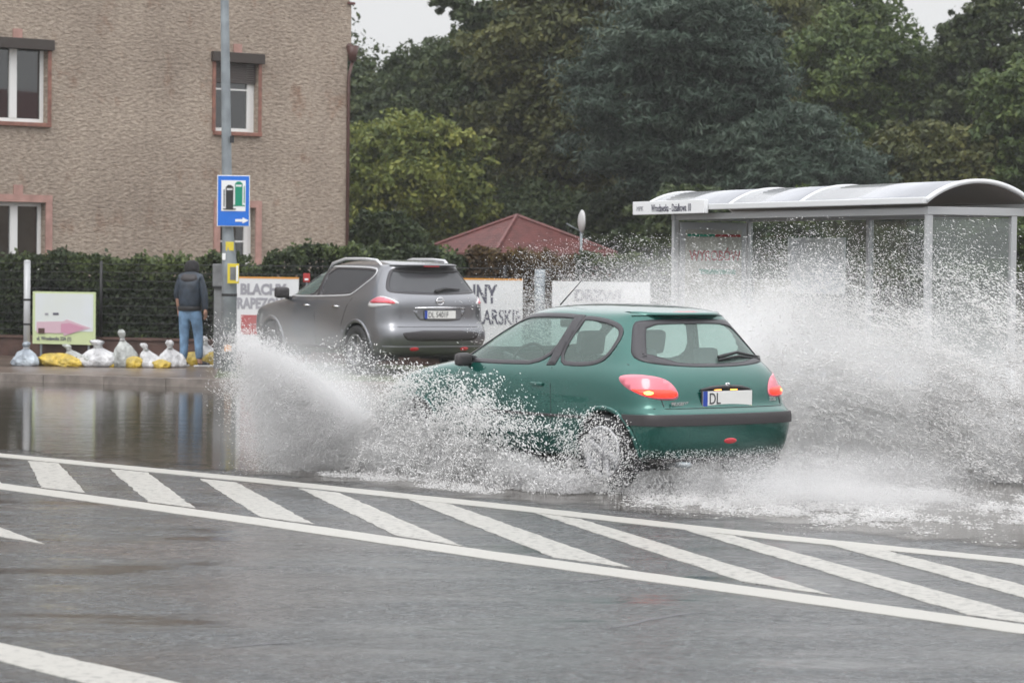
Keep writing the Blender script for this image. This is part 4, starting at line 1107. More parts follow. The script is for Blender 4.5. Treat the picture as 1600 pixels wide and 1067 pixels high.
def inpoly(x, y, P):
    c = False; n = len(P); j = n-1
    for i in range(n):
        if (P[i][1] > y) != (P[j][1] > y) and x < (P[j][0]-P[i][0])*(y-P[i][1])/(P[j][1]-P[i][1])+P[i][0]: c = not c
        j = i
    return c
def bodyshell(sh, holes, mat, parent, inner="trimin"):
    """holes: (kind, polygon) kind side/rear/front"""
    bm = sh.bm.copy(); kill = []
    for f in bm.faces:
        c = f.calc_center_median(); nn = f.normal
        for kd, P in holes:
            if kd == 'side' and abs(nn.y) > .35 and inpoly(c.x, c.z, P): kill.append(f); break
            if kd == 'rear' and nn.x < -.15 and c.x < 1.2 and inpoly(c.y, c.z, P): kill.append(f); break
            if kd == 'front' and nn.x > .15 and c.x > 1.5 and inpoly(c.y, c.z, P): kill.append(f); break
    bmesh.ops.delete(bm, geom=kill, context='FACES')
    me = bpy.data.meshes.new("body"); bm.to_mesh(me); bm.free()
    o = link("body", me, [mat, inner], parent, True)
    m_ = o.modifiers.new("t", 'SOLIDIFY'); m_.thickness = .02; m_.offset = -1; m_.material_offset = 1; m_.material_offset_rim = 0
    return o
def circ(cx_, cz_, r_, n=40): return [Vector((cx_+r_*math.cos(2*math.pi*i/n), cz_+r_*math.sin(2*math.pi*i/n))) for i in range(n)]
def arch(sh, cx_, cz_, r_, parent, mat, wd=.045, zmin=.24, lip="body"):
    for mir in (False, True):
        pts = []; n = 36; a0 = math.asin(max(-1, (zmin-cz_)/r_))
        bm = bmesh.new(); rows = []
        for k in range(5):
            rr_ = r_-.012+wd*k/4; row = []
            for i in range(n+1):
                t = lerp(a0, math.pi-a0, i/n); l, nn = sh.hit(cx_+rr_*math.cos(t), cz_+rr_*math.sin(t), (0, 1, 0))
                bulge = .016*math.sin(math.pi*min(1, (4-k)/4*.75+.25)) if k < 4 else .001
                row.append(bm.verts.new(l+nn*bulge))
            rows.append(row)
        for a_, b_ in zip(rows, rows[1:]):
            for i in range(n): bm.faces.new((a_[i], a_[i+1], b_[i+1], b_[i]))
        orient(bm, (0, 1, 0)); finish(bm, mir, .03, "wheel_arch", mat, parent)
        m_ = MB(); s_ = -1 if mir else 1; prev = None
        for i in range(25):
            t = lerp(-.4, math.pi+.4, i/24); p = Vector((cx_+(r_+.01)*math.cos(t), 0, cz_+(r_+.01)*math.sin(t)))
            a_, b_, c_ = m_.bm.verts.new((p.x, s_*.40, p.z)), m_.bm.verts.new((p.x, s_*.775, p.z)), m_.bm.verts.new((cx_, s_*.40, cz_))
            if prev: m_.bm.faces.new((prev[0], prev[1], b_, a_)); m_.bm.faces.new((prev[0], a_, c_))
            prev = (a_, b_)
        m_.build("wheel_liner", "black", parent, True)
def wheel(parent, x, y, r_, rim, wd, spokes, mat="alloy", steer=0, phase=0.):
    wv = empty("wheel", (x, y, r_), 0, parent); s_ = 1 if y > 0 else -1
    t = MB(); w2 = wd/2
    t.lathe([(rim, -w2*.8), (rim+.02, -w2), (r_-.03, -w2), (r_-.006, -w2*.8), (r_, -w2*.4), (r_, w2*.4), (r_-.006, w2*.8), (r_-.03, w2), (rim+.02, w2), (rim, w2*.8)], 'Y', 48, close=True)
    t.build("tyre", "rubber", wv, True)
    m_ = MB(); f_ = s_*w2
    m_.lathe([(rim+.004, f_*.85), (rim+.006, f_*1.02), (rim-.012, f_*1.02), (rim-.03, f_*.80), (rim-.04, f_*.1), (rim-.04, -f_*.8)], 'Y', 40)
    m_.lathe([(.001, f_*.85), (.03, f_*.86), (.042, f_*.78), (.075, f_*.62), (.08, f_*.3)], 'Y', 24)
    for k in range(spokes):
        a_ = 2*math.pi*k/spokes+phase; ca, sa = math.cos(a_), math.sin(a_)
        prof = [(.03, .034, .72), (.09, .030, .66), (rim*.65, .030, .74), (rim-.015, .042, .82)]
        prev = None
        for rr_, hw_, fy in prof:
            c_ = Vector((rr_*ca, f_*fy, rr_*sa)); tv = Vector((-sa, 0, ca))*hw_; bk = Vector((0, -s_*.03, 0)); bev = Vector((0, s_*.008, 0))
            row = [m_.bm.verts.new(v) for v in (c_-tv+bk, c_-tv, c_-tv*.6+bev, c_+tv*.6+bev, c_+tv, c_+tv+bk)]
            if prev:
                for i in range(5): m_.bm.faces.new((prev[i], prev[i+1], row[i+1], row[i]))
            prev = row
    m_.build("rim", mat, wv, True)
    MB().lathe([(.001, f_*.15), (rim*.66, f_*.15), (rim*.66, f_*.05)], 'Y', 24).build("brake_disc", "galv", wv)
    return wv
def seat(parent, x, y, name="seat", mat="seatg", h=.62, z=.42, head=True, w_=.25):
    m_ = MB(); m_.box((x-.02, y-w_, z-.12), (x+.48, y+w_, z+.02), .05)
    m_.build(name, mat, parent, True)
    b = MB(); n = 8; prev = None
    m2 = MB(); m2.box((-.06, -w_, 0), (.06, w_, h), .05); bb = m2.build("seat_back", mat, parent, True); bb.location = (x, y, z-.04); bb.rotation_euler = (0, R(-14), 0)
    if head:
        m3 = MB(); m3.box((-.045, -.13, 0), (.045, .13, .20), .045); m3.tube([(0, -.06, -.1), (0, -.06, .03)], .008, 6); m3.tube([(0, .06, -.1), (0, .06, .03)], .008, 6)
        hb = m3.build("headrest", mat, parent, True); hb.location = (x-math.sin(R(14))*(h+.03), y, z-.04+math.cos(R(14))*(h+.05)); hb.rotation_euler = (0, R(-10), 0)

# ---- green hatchback
PHI = R(38.8)
car = empty("green_hatchback", (1.74, 21.94, 0), math.pi/2+PHI)
tag(car, "dark green three-door hatchback driving through the flood with its brake lights on", "car")
G = [
    ring(.45, .20, 3.55, .20, .66, zs0=.20, rw=.91),
    ring(.14, .225, 3.70, .22, .775, rw=.91),
    ring(.045, .29, 3.79, .30, .80, rc=.30, rw=.91),
    ring(.010, .42, 3.82, .42, .812, rc=.28, rw=.91),
    ring(.0, .55, 3.835, .55, .824, rc=.26, rw=.91),
    ring(.012, .625, 3.81, .62, .826, rc=.28, rw=.91),
    ring(.075, .655, 3.78, .66, .824, rc=.34, rw=.925),
    ring(.095, .78, 3.70, .74, .822, rc=.36, rw=.925),
    ring(.145, .90, 3.50, .83, .812, rc=.40, zs0=.88, zs1=.86, rw=.915),
    ring(.215, .975, 3.00, .935, .785, rc=.42, zs0=.95, zs1=.93, rw=.91),
    ring(.265, 1.01, 2.80, .97, .755, rc=.42, zs0=1.0, zs1=.965, rw=.91),
    ring(.405, 1.17, 2.48, 1.16, .685, rc=.40, zs0=1.17, zs1=1.16, rw=.92),
    ring(.545, 1.325, 2.14, 1.335, .600, rc=.34, zs0=1.315, zs1=1.33, rw=.92),
    ring(.555, 1.365, 2.05, 1.375, .565, rc=.36, zs0=1.36, zs1=1.37, rw=.915),
    ring(.575, 1.395, 1.95, 1.405, .520, rc=.40, zs0=1.39, zs1=1.40, rw=.915),
    ring(.85, 1.432, 1.75, 1.428, .38, rc=.3, fc=.25, rw=.91),
    ring(1.15, 1.445, 1.55, 1.443, .16, rc=.12, fc=.12, rw=.91),
]
SH = Shell(G, 3)
#CARFEAT
rwP = resample(smoothpoly([(-.61, .995), (-.30, .97), (0, .965), (.30, .97), (.61, .995), (.665, 1.035), (.60, 1.16), (.515, 1.30), (.46, 1.328), (0, 1.338), (-.46, 1.328), (-.515, 1.30), (-.60, 1.16), (-.665, 1.035)], 2), 120)
qwP = resample(smoothpoly([(1.28, .965), (.95, .95), (.73, .985), (.66, 1.07), (.63, 1.20), (.68, 1.285), (.85, 1.335), (1.12, 1.355), (1.14, 1.33)], 2), 120)
dwP = resample(smoothpoly([(1.35, .955), (2.0, .94), (2.52, .945), (2.58, .965), (2.45, 1.06), (2.20, 1.22), (1.97, 1.33), (1.75, 1.365), (1.22, 1.365), (1.20, 1.34)], 2), 120)
wsP = resample(smoothpoly([(-.64, 1.03), (0, 1.0), (.64, 1.03), (.60, 1.15), (.50, 1.33), (0, 1.35), (-.50, 1.33), (-.60, 1.15)], 2), 100)
holes = [('rear', inset(rwP, .015)), ('side', inset(qwP, .015)), ('side', inset(dwP, .015)), ('front', inset(wsP, .02)),
         ('side', circ(.62, .30, .335)), ('side', circ(3.06, .30, .335))]
bodyshell(SH, holes, "green", car)
ringpatch(SH, rwP, lambda p: .026+.045*max(0, min(1, (abs(p.x)-.35)/.2))*(1 if p.x > 0 else .5)+.012*max(0, min(1, (p.y-1.25)/.06)), (-1, 0, 0), .003, "rear_window_seal", "seal", car)  # seal made wider along the top to imitate the spoiler's shade
fillpatch(SH, inset(rwP, .012), (-1, 0, 0), -.004, "rear_window", "glassc", car)
ringpatch(SH, wsP, .045, (1, 0, 0), .003, "windshield_seal", "seal", car)
fillpatch(SH, inset(wsP, .012), (1, 0, 0), -.004, "windshield", "glassc", car)
for mir in (False, True):
    ringpatch(SH, qwP, .034, (0, 1, 0), .003, "quarter_window_seal", "seal", car, mir)
    fillpatch(SH, inset(qwP, .012), (0, 1, 0), -.004, "quarter_window", "glassc", car, mir)
    ringpatch(SH, dwP, .034, (0, 1, 0), .003, "door_window_seal", "seal", car, mir)
    fillpatch(SH, inset(dwP, .012), (0, 1, 0), -.004, "door_window", "glassc", car, mir)
    # B pillar cover, tail lights, bumper strip ends
    fillpatch(SH, resample([Vector(p) for p in ((1.265, .955), (1.37, .95), (1.235, 1.358), (1.125, 1.355))], 60), (0, 1, 0), .004, "door_pillar", "seal", car, mir, th=.004)
    tl = resample(smoothpoly([(p[0]-.10, p[1]) for p in [(.83, .915), (.64, .89), (.55, .82), (.515, .73), (.60, .718), (.76, .735), (.92, .80), (1.00, .875), (.97, .905)]], 2), 90)
    dg_ = (-1, 1, 0)
    fillpatch(SH, tl, dg_, .006, "tail_light", "pink", car, mir, th=.008)
    tlo = [p for p in tl]
    lo = resample(smoothpoly([(p[0]-.10, p[1]) for p in [(.535, .742), (.545, .795), (.72, .80), (.86, .802), (.90, .80), (.76, .745), (.62, .735)]], 1), 60)
    fillpatch(SH, lo, dg_, .010, "brake_lens", "redlit", car, mir, th=.003)
    bl = [Vector((.650+.036*math.cos(a_), .772+.014*math.sin(a_))) for a_ in np.linspace(0, 6.28, 24)[:-1]]
    fillpatch(SH, bl, dg_, .015, "lit_bulb", "lamp", car, mir, step=.02)
slicepatch(SH, [((0, 0, .525), (0, 0, -1)), ((0, 0, .607), (0, 0, 1)), ((.40, 0, 0), (1, 0, 0))], .014, "bumper_strip", "bumper", car)
slicepatch(SH, [((0, 0, .225), (0, 0, -1)), ((0, 0, .27), (0, 0, 1)), ((.70, 0, 0), (1, 0, 0))], .006, "bumper_skirt", "bumper", car)
fillpatch(SH, resample([Vector((.02+.065*math.cos(a_), .40+.022*math.sin(a_))) for a_ in np.linspace(0, 6.28, 24)[:-1]], 40), (-1, 0, 0), .006, "fog_lamp", "redl", car, th=.008, step=.03)
fillpatch(SH, resample(smoothpoly([(-.17, 1.362), (.17, 1.362), (.16, 1.385), (-.16, 1.385)], 1), 40), (-1, 0, 0), .012, "high_brake_light", "redl", car, th=.006, step=.03)
# spoiler lip over the rear window
sp = MB(); rows = []
for i in range(25):
    y = lerp(-.49, .49, i/24); l, nn = SH.hit(y, 1.35, (-1, 0, 0)); l2, n2 = SH.hit(y*.94, 1.382, (-1, 0, 0)); e_ = 1-(abs(y)/.49)**4
    rows.append([sp.bm.verts.new(v) for v in (l2+Vector((.08, 0, .014)), l2+Vector((-.02*e_, 0, .008)), l2+Vector((-.075*e_, 0, -.010)), l2+Vector((-.07*e_, 0, -.018)), l+Vector((.0, 0, .012)))])
for a_, b_ in zip(rows, rows[1:]):
    for k in range(4): sp.bm.faces.new((a_[k], a_[k+1], b_[k+1], b_[k]))
sp.build("spoiler", "green", car, True)
arch(SH, .62, .30, .335, car, "green"); arch(SH, 3.06, .30, .335, car, "green")
for x_, y_ in ((.62, .735), (.62, -.735), (3.06, .735), (3.06, -.735)): wheel(car, x_, y_, .297, .205, .185, 6, phase=.35)
# plate, handle, emblem, badges, wiper
def on_rear(sh, y, z, off=.01): l, nn = sh.hit(y, z, (-1, 0, 0)); return l+Vector((-off, 0, 0))
p0 = on_rear(SH, 0, .725, .012); pr = empty("number_plate", p0, -math.pi/2, car)
MB().box((-.27, .004, -.067), (.27, .016, .065), .004).build("plate_base", "black", pr)
MB().box((-.262, -.001, -.057), (.262, .003, .060), .002).build("plate_face", "plate", pr)
MB().box((-.262, -.003, -.057), (-.215, -.0015, .060)).build("blue_strip", "blue", pr)
MB().box((-.262, -.003, -.066), (.262, .003, -.0575)).build("yellow_edge", "ytrim", pr)
text("plate_letters", "DL", .125, "ink", pr, -.200, -.040, y=-.003, wscale=.80)
hd = MB(); hd.tube([on_rear(SH, .26, .795, .01), on_rear(SH, .15, .81, .022), on_rear(SH, 0, .816, .026), on_rear(SH, -.15, .81, .022), on_rear(SH, -.26, .795, .01)], [.008, .016, .018, .016, .008], 10); hd.build("boot_handle", "bumper", car, True)
em = MB(); e0 = on_rear(SH, 0, .825, .045)
em.box((e0.x, -.022, .808), (e0.x+.012, .022, .848), .008); em.tube([e0+Vector((0, -.012, .0)), e0+Vector((-.004, .01, .022))], .007, 6); em.build("emblem", "chrome", car, True)
for y_ in (.085, -.085):
    l_ = on_rear(SH, y_, .80, .022); MB().box((l_.x, y_-.028, .789), (l_.x+.02, y_+.028, .797)).build("plate_lamp", "lamp", car)
b_ = empty("badge", on_rear(SH, .48, .692, .004), -math.pi/2, car); text("badge_letters", "PEUGEOT", .036, "chrome", b_, -.09, -.012, y=-.003, wscale=1.1, bold=.001)
b_ = empty("badge", on_rear(SH, -.52, .708, .004), -math.pi/2, car); text("badge_letters", "206", .045, "chrome", b_, -.04, -.012, y=-.003, wscale=1.1, bold=.001)
wp_ = MB(); wa = on_rear(SH, -.08, 1.04, .02); wb_ = on_rear(SH, -.30, 1.075, .035); wc_ = on_rear(SH, -.60, 1.035, .03)
wp_.tube([wa, wb_, wc_], [.016, .012, .006], 8); wp_.tube([on_rear(SH, -.06, 1.02, .022), on_rear(SH, -.30, 1.045, .024), on_rear(SH, -.60, 1.02, .02)], [.010, .010, .006], 6)
wp_.build("rear_wiper", "black", car, True)
MB().tube([(1.87, .22, 1.425), (1.60, .23, 1.62)], [.006, .003], 6).build("aerial", "black", car)
# door line, handle, mirrors
def seam(sh, P, name, parent, mir=False, d=(0, 1, 0), r_=.0035, mat="black"):
    pts = [sh.hit(a_, b_, d)[0] for a_, b_ in P]
    if mir: pts = [Vector((p.x, -p.y, p.z)) for p in pts]
    return MB().tube(pts, r_, 5).build(name, mat, parent)
for mir in (False, True):
    seam(SH, [(1.29, .94), (1.27, .80), (1.25, .60), (1.27, .42), (1.32, .30)], "door_seam", car, mir)
    seam(SH, [(2.55, .92), (2.60, .75), (2.60, .55), (2.56, .35)], "door_seam", car, mir)
    s_ = -1 if mir else 1
    l, nn = SH.hit(1.42, .80, (0, 1, 0)); MB().box((1.36, s_*(l.y+.002)-.012, .785), (1.50, s_*(l.y+.012)+.008, .815), .008).build("door_handle", "green", car, True)
    seam(SH, [(.75, .565), (1.2, .56), (1.8, .56), (2.6, .56)], "side_moulding", car, mir, r_=.014, mat="bumper")
    l, nn = SH.hit(2.40, .97, (0, 1, 0))
    mb = MB(); mb.box((2.30, -.075, -.055), (2.38, .075, .055), .035); mo = mb.build("mirror", "bumper", car, True); mo.location = (.02, s_*(.85), .965)
    MB().tube([(2.36, s_*.72, .97), (2.36, s_*.82, .99)], .025, 8).build("mirror_stalk", "black", car)
seam(SH, [(y_, .655) for y_ in np.linspace(-.70, .70, 15)], "boot_seam", car, d=(-1, 0, 0))
for s_ in (1, -1):
    seam(SH, [(s_*.70, .99), (s_*.665, .90), (s_*.64, .80), (s_*.62, .67)], "boot_seam", car, d=(-1, 0, 0))
seam(SH, [(y_, 1.40) for y_ in np.linspace(-.44, .44, 11)], "roof_seam", car, d=(-.35, 0, 1)) if False else None
MB().box((.35, -.55, .20), (3.3, .55, .26)).build("floor_pan", "black", car)  # dark underbody box, put in to block light
MB().tube([(.02, .45, .22), (.3, .45, .22)], .025, 10).build("exhaust", "galv", car, True)
# interior
seat(car, 1.50, .35, head=True); seat(car, 1.55, -.35, head=True)
seat(car, .82, .0, name="rear_bench", w_=.58, h=.52, z=.45, head=False)
for y_ in (.33, -.33):
    m3 = MB(); m3.box((-.04, -.12, 0), (.04, .12, .17), .04); hb = m3.build("headrest", "seatg", car, True); hb.location = (.70, y_, .93)
MB().box((2.35, -.68, .55), (2.85, .68, .93), .06).build("dashboard", "trimin", car, True)
stw = MB(); seg = 28
for k in range(seg):
    a0, a1 = 2*math.pi*k/seg, 2*math.pi*(k+1)/seg
    stw.tube([(.06*math.sin(a0)*0, .18*math.cos(a0), .18*math.sin(a0)), (0, .18*math.cos(a1), .18*math.sin(a1))], .014, 6, False)
stw.tube([(0, -.17, 0), (0, .17, 0)], .014, 6); stw.tube([(0, 0, 0), (0, 0, -.17)], .014, 6); stw.tube([(0, 0, 0), (.3, 0, -.05)], .03, 8)
o = stw.build("steering_wheel", "black", car, True); o.location = (2.12, .36, .93); o.rotation_euler = (0, R(-22), 0)
MB().box((2.02, -.06, 1.235), (2.05, .08, 1.30), .02).build("interior_mirror", "black", car, True)

# ---- grey SUV
PHI2 = R(32.1)
suv = empty("grey_suv", (-1.0, 40.8, .105), math.pi/2+PHI2)
tag(suv, "dark grey SUV with silver roof rails standing beyond the flood, in front of the banners", "car")
G2 = [
    ring(.60, .27, 4.25, .27, .72),
    ring(.22, .30, 4.45, .30, .85),
    ring(.10, .38, 4.58, .40, .885, rc=.36),
    ring(.02, .50, 4.63, .52, .90, rc=.34),
    ring(.0, .60, 4.64, .65, .908, rc=.34),
    ring(.03, .70, 4.62, .78, .908, rc=.38),
    ring(.085, .76, 4.60, .86, .905, rc=.42),
    ring(.10, .90, 4.52, .94, .902, rc=.42, zs1=.92),
    ring(.085, 1.03, 4.25, 1.01, .893, rc=.44, zs0=1.02, zs1=.99),
    ring(.115, 1.13, 3.70, 1.09, .875, rc=.46, zs0=1.11, zs1=1.06),
    ring(.19, 1.20, 3.45, 1.14, .845, rc=.46, zs0=1.19, zs1=1.12),
    ring(.34, 1.38, 3.05, 1.34, .765, rc=.44, zs0=1.37, zs1=1.34),
    ring(.47, 1.54, 2.62, 1.53, .685, rc=.40, zs0=1.52, zs1=1.53),
    ring(.46, 1.60, 2.45, 1.60, .645, rc=.42, zs0=1.575, zs1=1.585),
    ring(.46, 1.635, 2.3, 1.635, .60, rc=.46, zs0=1.61, zs1=1.615),
    ring(.85, 1.672, 2.1, 1.665, .42, rc=.3, fc=.25),
    ring(1.3, 1.685, 1.9, 1.682, .18, rc=.12, fc=.12),
]
S2 = Shell(G2, 3)
rw2 = resample(smoothpoly([(-.68, 1.20), (0, 1.175), (.68, 1.20), (.74, 1.235), (.66, 1.40), (.57, 1.545), (.50, 1.57), (0, 1.58), (-.50, 1.57), (-.57, 1.545), (-.66, 1.40), (-.74, 1.235)], 2), 120)
fd2 = resample(smoothpoly([(2.28, 1.13), (2.9, 1.11), (3.32, 1.105), (3.36, 1.12), (3.15, 1.25), (2.85, 1.42), (2.62, 1.53), (2.45, 1.565), (2.26, 1.568)], 2), 110)
rd2 = resample(smoothpoly([(2.22, 1.135), (1.75, 1.15), (1.32, 1.17), (1.22, 1.19), (.86, 1.40), (.80, 1.46), (.80, 1.52), (.86, 1.55), (1.3, 1.565), (2.22, 1.57)], 1), 120)
ws2 = resample(smoothpoly([(-.72, 1.19), (0, 1.16), (.72, 1.19), (.66, 1.35), (.56, 1.53), (0, 1.56), (-.56, 1.53), (-.66, 1.35)], 2), 100)
bodyshell(S2, [('rear', inset(rw2, .02)), ('side', inset(fd2, .012)), ('side', inset(rd2, .015)), ('front', inset(ws2, .02)), ('side', circ(.99, .37, .40)), ('side', circ(3.695, .37, .40))], "greyp", suv)
ringpatch(S2, rw2, .03, (-1, 0, 0), .003, "rear_window_seal", "seal", suv)
fillpatch(S2, inset(rw2, .012), (-1, 0, 0), -.003, "rear_window", "glassd", suv)
ringpatch(S2, ws2, .045, (1, 0, 0), .003, "windshield_seal", "seal", suv); fillpatch(S2, inset(ws2, .012), (1, 0, 0), -.004, "windshield", "glassc", suv)
allw = resample(smoothpoly([(3.40, 1.105), (2.28, 1.115), (1.75, 1.13), (1.32, 1.145), (1.19, 1.17), (.83, 1.385), (.765, 1.45), (.765, 1.53), (.84, 1.57), (1.3, 1.585), (2.45, 1.585), (2.64, 1.55), (2.88, 1.44), (3.18, 1.265)], 2), 160)
for mir in (False, True):
    ringpatch(S2, allw, .022, (0, 1, 0), .008, "window_trim", "rail", suv, mir, th=.006, n=180)
    ringpatch(S2, fd2, .03, (0, 1, 0), .003, "door_window_seal", "seal", suv, mir); fillpatch(S2, inset(fd2, .01), (0, 1, 0), -.003, "door_window", "glassc", suv, mir)
    ringpatch(S2, rd2, .03, (0, 1, 0), .003, "door_window_seal", "seal", suv, mir); fillpatch(S2, inset(rd2, .01), (0, 1, 0), -.003, "door_window", "glassd", suv, mir)
    fillpatch(S2, resample([Vector(p) for p in ((2.20, 1.13), (2.30, 1.13), (2.28, 1.57), (2.20, 1.57))], 50), (0, 1, 0), .004, "door_pillar", "seal", suv, mir, th=.004)
    d2 = (-1, 1, 0)
    tl = resample(smoothpoly([(.545, 1.06), (.62, 1.035), (.80, 1.02), (1.02, .985), (1.10, 1.01), (1.06, 1.075), (.96, 1.135), (.85, 1.16), (.70, 1.13)], 2), 90)
    fillpatch(S2, tl, d2, .008, "tail_light", "clear", suv, mir, th=.01)
    fillpatch(S2, resample(smoothpoly([(.60, 1.065), (.80, 1.055), (1.06, 1.05), (1.03, 1.09), (.95, 1.13), (.85, 1.148), (.72, 1.12)], 1), 60), d2, .013, "red_lens", "pink", suv, mir, th=.003)
    fillpatch(S2, resample(smoothpoly([(.60, 1.058), (.66, 1.045), (.80, 1.062), (1.0, 1.062), (1.0, 1.072), (.80, 1.078), (.68, 1.085)], 1), 50), d2, .017, "red_band", "redl", suv, mir, th=.003)
    s_ = -1 if mir else 1
    for xh in (1.62, 2.55):
        l, nn = S2.hit(xh, .985, (0, 1, 0)); MB().tube([(xh-.10, s_*(l.y-.005), .985), (xh-.06, s_*(l.y+.03), .99), (xh+.05, s_*(l.y+.03), .99), (xh+.09, s_*(l.y-.005), .985)], .014, 8).build("door_handle", "chrome", suv, True)
    mb = MB(); mb.box((-.07, -.11, -.085), (.07, .11, .085), .05); mo = mb.build("mirror", "bumper", suv, True); mo.location = (3.14, s_*1.0, 1.17)
    MB().tube([(3.14, s_*.82, 1.08), (3.14, s_*.93, 1.10)], .03, 8).build("mirror_stalk", "black", suv)
    # roof rail
    rp = []
    for x_, dz in ((2.45, -.03), (2.30, .06), (1.9, .078), (1.3, .075), (.95, .06), (.78, -.02)):
        l, n_, i_, dd_ = S2.tree.ray_cast(Vector((x_, s_*.575, 3)), Vector((0, 0, -1))); rp.append(l+Vector((0, 0, dz)))
    MB().tube(rp, [.015, .021, .023, .023, .023, .017], 10).build("roof_rail", "rail", suv, True)
    seam(S2, [(2.25, 1.09), (2.27, .85), (2.22, .55), (2.22, .42)], "door_seam", suv, mir, r_=.005)
    seam(S2, [(1.16, 1.12), (1.30, .98), (1.42, .75), (1.50, .45)], "door_seam", suv, mir, r_=.005)
    seam(S2, [(1.45, .39), (2.3, .385), (3.2, .39)], "sill_trim", suv, mir, r_=.03, mat="bumper")
arch(S2, .99, .37, .40, suv, "greyp", wd=.06, zmin=.32); arch(S2, 3.695, .37, .40, suv, "greyp", wd=.06, zmin=.32)
for x_, y_ in ((.99, .80), (.99, -.80), (3.695, .80), (3.695, -.80)): wheel(suv, x_, y_, .362, .225, .22, 5, phase=.6, mat="alloyd")
slicepatch(S2, [((0, 0, .30), (0, 0, -1)), ((0, 0, .44), (0, 0, 1)), ((.30, 0, 0), (1, 0, 0))], .008, "bumper_skirt", "greyp", suv)
fillpatch(S2, resample(smoothpoly([(-.66, .665), (.66, .665), (.60, .54), (.50, .515), (-.50, .515), (-.60, .54)], 1), 90), (-1, 0, 0), .003, "bumper_insert", "bumper", suv, th=.004)
fillpatch(S2, resample(smoothpoly([(-.46, .985), (.46, .985), (.38, .86), (.32, .80), (-.32, .80), (-.38, .86)], 1), 80), (-1, 0, 0), .002, "plate_recess", "greyp", suv, th=.004)
slicepatch(S2, [((0, 0, .715), (0, 0, -1)), ((0, 0, .735), (0, 0, 1)), ((.12, 0, 0), (1, 0, 0))], .006, "bumper_edge", "greyp", suv)
p0 = on_rear(S2, 0, .895, .014); pr = empty("number_plate", p0, -math.pi/2, suv)
MB().box((-.27, .004, -.065), (.27, .014, .065), .004).build("plate_base", "black", pr)
MB().box((-.262, -.001, -.057), (.262, .003, .057), .002).build("plate_face", "plate", pr)
MB().box((-.262, -.003, -.057), (-.215, -.0015, .057)).build("blue_strip", "blue", pr)
text("plate_letters", "DL S401F", .115, "ink", pr, -.205, -.040, y=-.003, wscale=.76)
MB().tube([on_rear(S2, .42, .99, .012), on_rear(S2, 0, .998, .03), on_rear(S2, -.42, .99, .012)], [.010, .014, .010], 8).build("chrome_strip", "chrome", suv, True)
e0 = on_rear(S2, 0, 1.09, .018); em = MB()
for k in range(28):
    a0, a1 = 2*math.pi*k/28, 2*math.pi*(k+1)/28
    em.tube([e0+Vector((0, .058*math.cos(a0), .052*math.sin(a0))), e0+Vector((0, .058*math.cos(a1), .052*math.sin(a1)))], .0085, 6, False)
em.box(tuple(e0+Vector((-.008, -.07, -.011))), tuple(e0+Vector((.004, .07, .011))), .003); em.build("emblem", "chrome", suv, True)
sp = MB(); rows = []
for i in range(25):
    y = lerp(-.56, .56, i/24); l, nn = S2.hit(y, 1.585, (-1, 0, 0)); l2, n2 = S2.hit(y*.96, 1.618, (-1, 0, 0)); e_ = 1-(abs(y)/.56)**6
    rows.append([sp.bm.verts.new(v) for v in (l2+Vector((.14, 0, .026)), l2+Vector((-.05*e_, 0, .010)), l+Vector((-.135*e_, 0, .032)), l+Vector((-.13*e_, 0, .015)), l+Vector((.02, 0, -.005)))])
for a_, b_ in zip(rows, rows[1:]):
    for k in range(4): sp.bm.faces.new((a_[k], a_[k+1], b_[k+1], b_[k]))
sp.build("spoiler", "greyp", suv, True)
fillpatch(S2, resample(smoothpoly([(-.56, 1.50), (0, 1.485), (.56, 1.50), (.54, 1.575), (0, 1.585), (-.54, 1.575)], 2), 80), (-1, 0, 0), .006, "spoiler_shade", "black", suv, th=.003)  # black patch painted on as the shade below the spoiler
l = on_rear(S2, 0, 1.585, .125); MB().box((l.x, -.13, 1.587), (l.x+.02, .13, 1.603), .003).build("high_brake_light", "redl", suv)
wp_ = MB(); wp_.tube([on_rear(S2, .02, 1.225, .02), on_rear(S2, -.15, 1.27, .04), on_rear(S2, -.42, 1.26, .02)], [.03, .022, .008], 8); wp_.build("rear_wiper", "black", suv, True)
for y_ in (.42, -.42): fillpatch(S2, resample([Vector((y_+.07*math.cos(a_), .405+.025*math.sin(a_))) for a_ in np.linspace(0, 6.28, 20)[:-1]], 30), (-1, 0, 0), .016, "reflector", "redl", suv, th=.006, step=.03)
MB().box((.4, -.6, .27), (4.0, .6, .33)).build("floor_pan", "black", suv)  # unseen dark box blocking light below the cabin
seat(suv, 2.25, .38, z=.62); seat(suv, 2.25, -.38, z=.62); seat(suv, 1.35, .0, name="rear_bench", w_=.62, z=.65, head=False)
MB().box((2.9, -.74, .7), (3.4, .74, 1.07), .06).build("dashboard", "trimin", suv, True)

#@@SPRAY
# ------------------------------------------------------------------ spray
h2 = np.array([-math.sin(PHI), math.cos(PHI)]); l2_ = np.array([-math.cos(PHI), -math.sin(PHI)]); C0 = np.array([1.74, 21.94])
def carw(x, y, z):
    return np.stack([C0[0]+x*h2[0]+y*l2_[0], C0[1]+x*h2[1]+y*l2_[1], z], 1)
OCT = np.array([(1, 0, 0), (-1, 0, 0), (0, 1, 0), (0, -1, 0), (0, 0, 1), (0, 0, -1)], dtype=np.float32)
OF = np.array([(0, 2, 4), (2, 1, 4), (1, 3, 4), (3, 0, 4), (2, 0, 5), (1, 2, 5), (3, 1, 5), (0, 3, 5)])
TET = np.array([(1, 1, 1), (1, -1, -1), (-1, 1, -1), (-1, -1, 1)], dtype=np.float32)*.75
TF = np.array([(0, 1, 2), (0, 3, 1), (0, 2, 3), (1, 3, 2)])
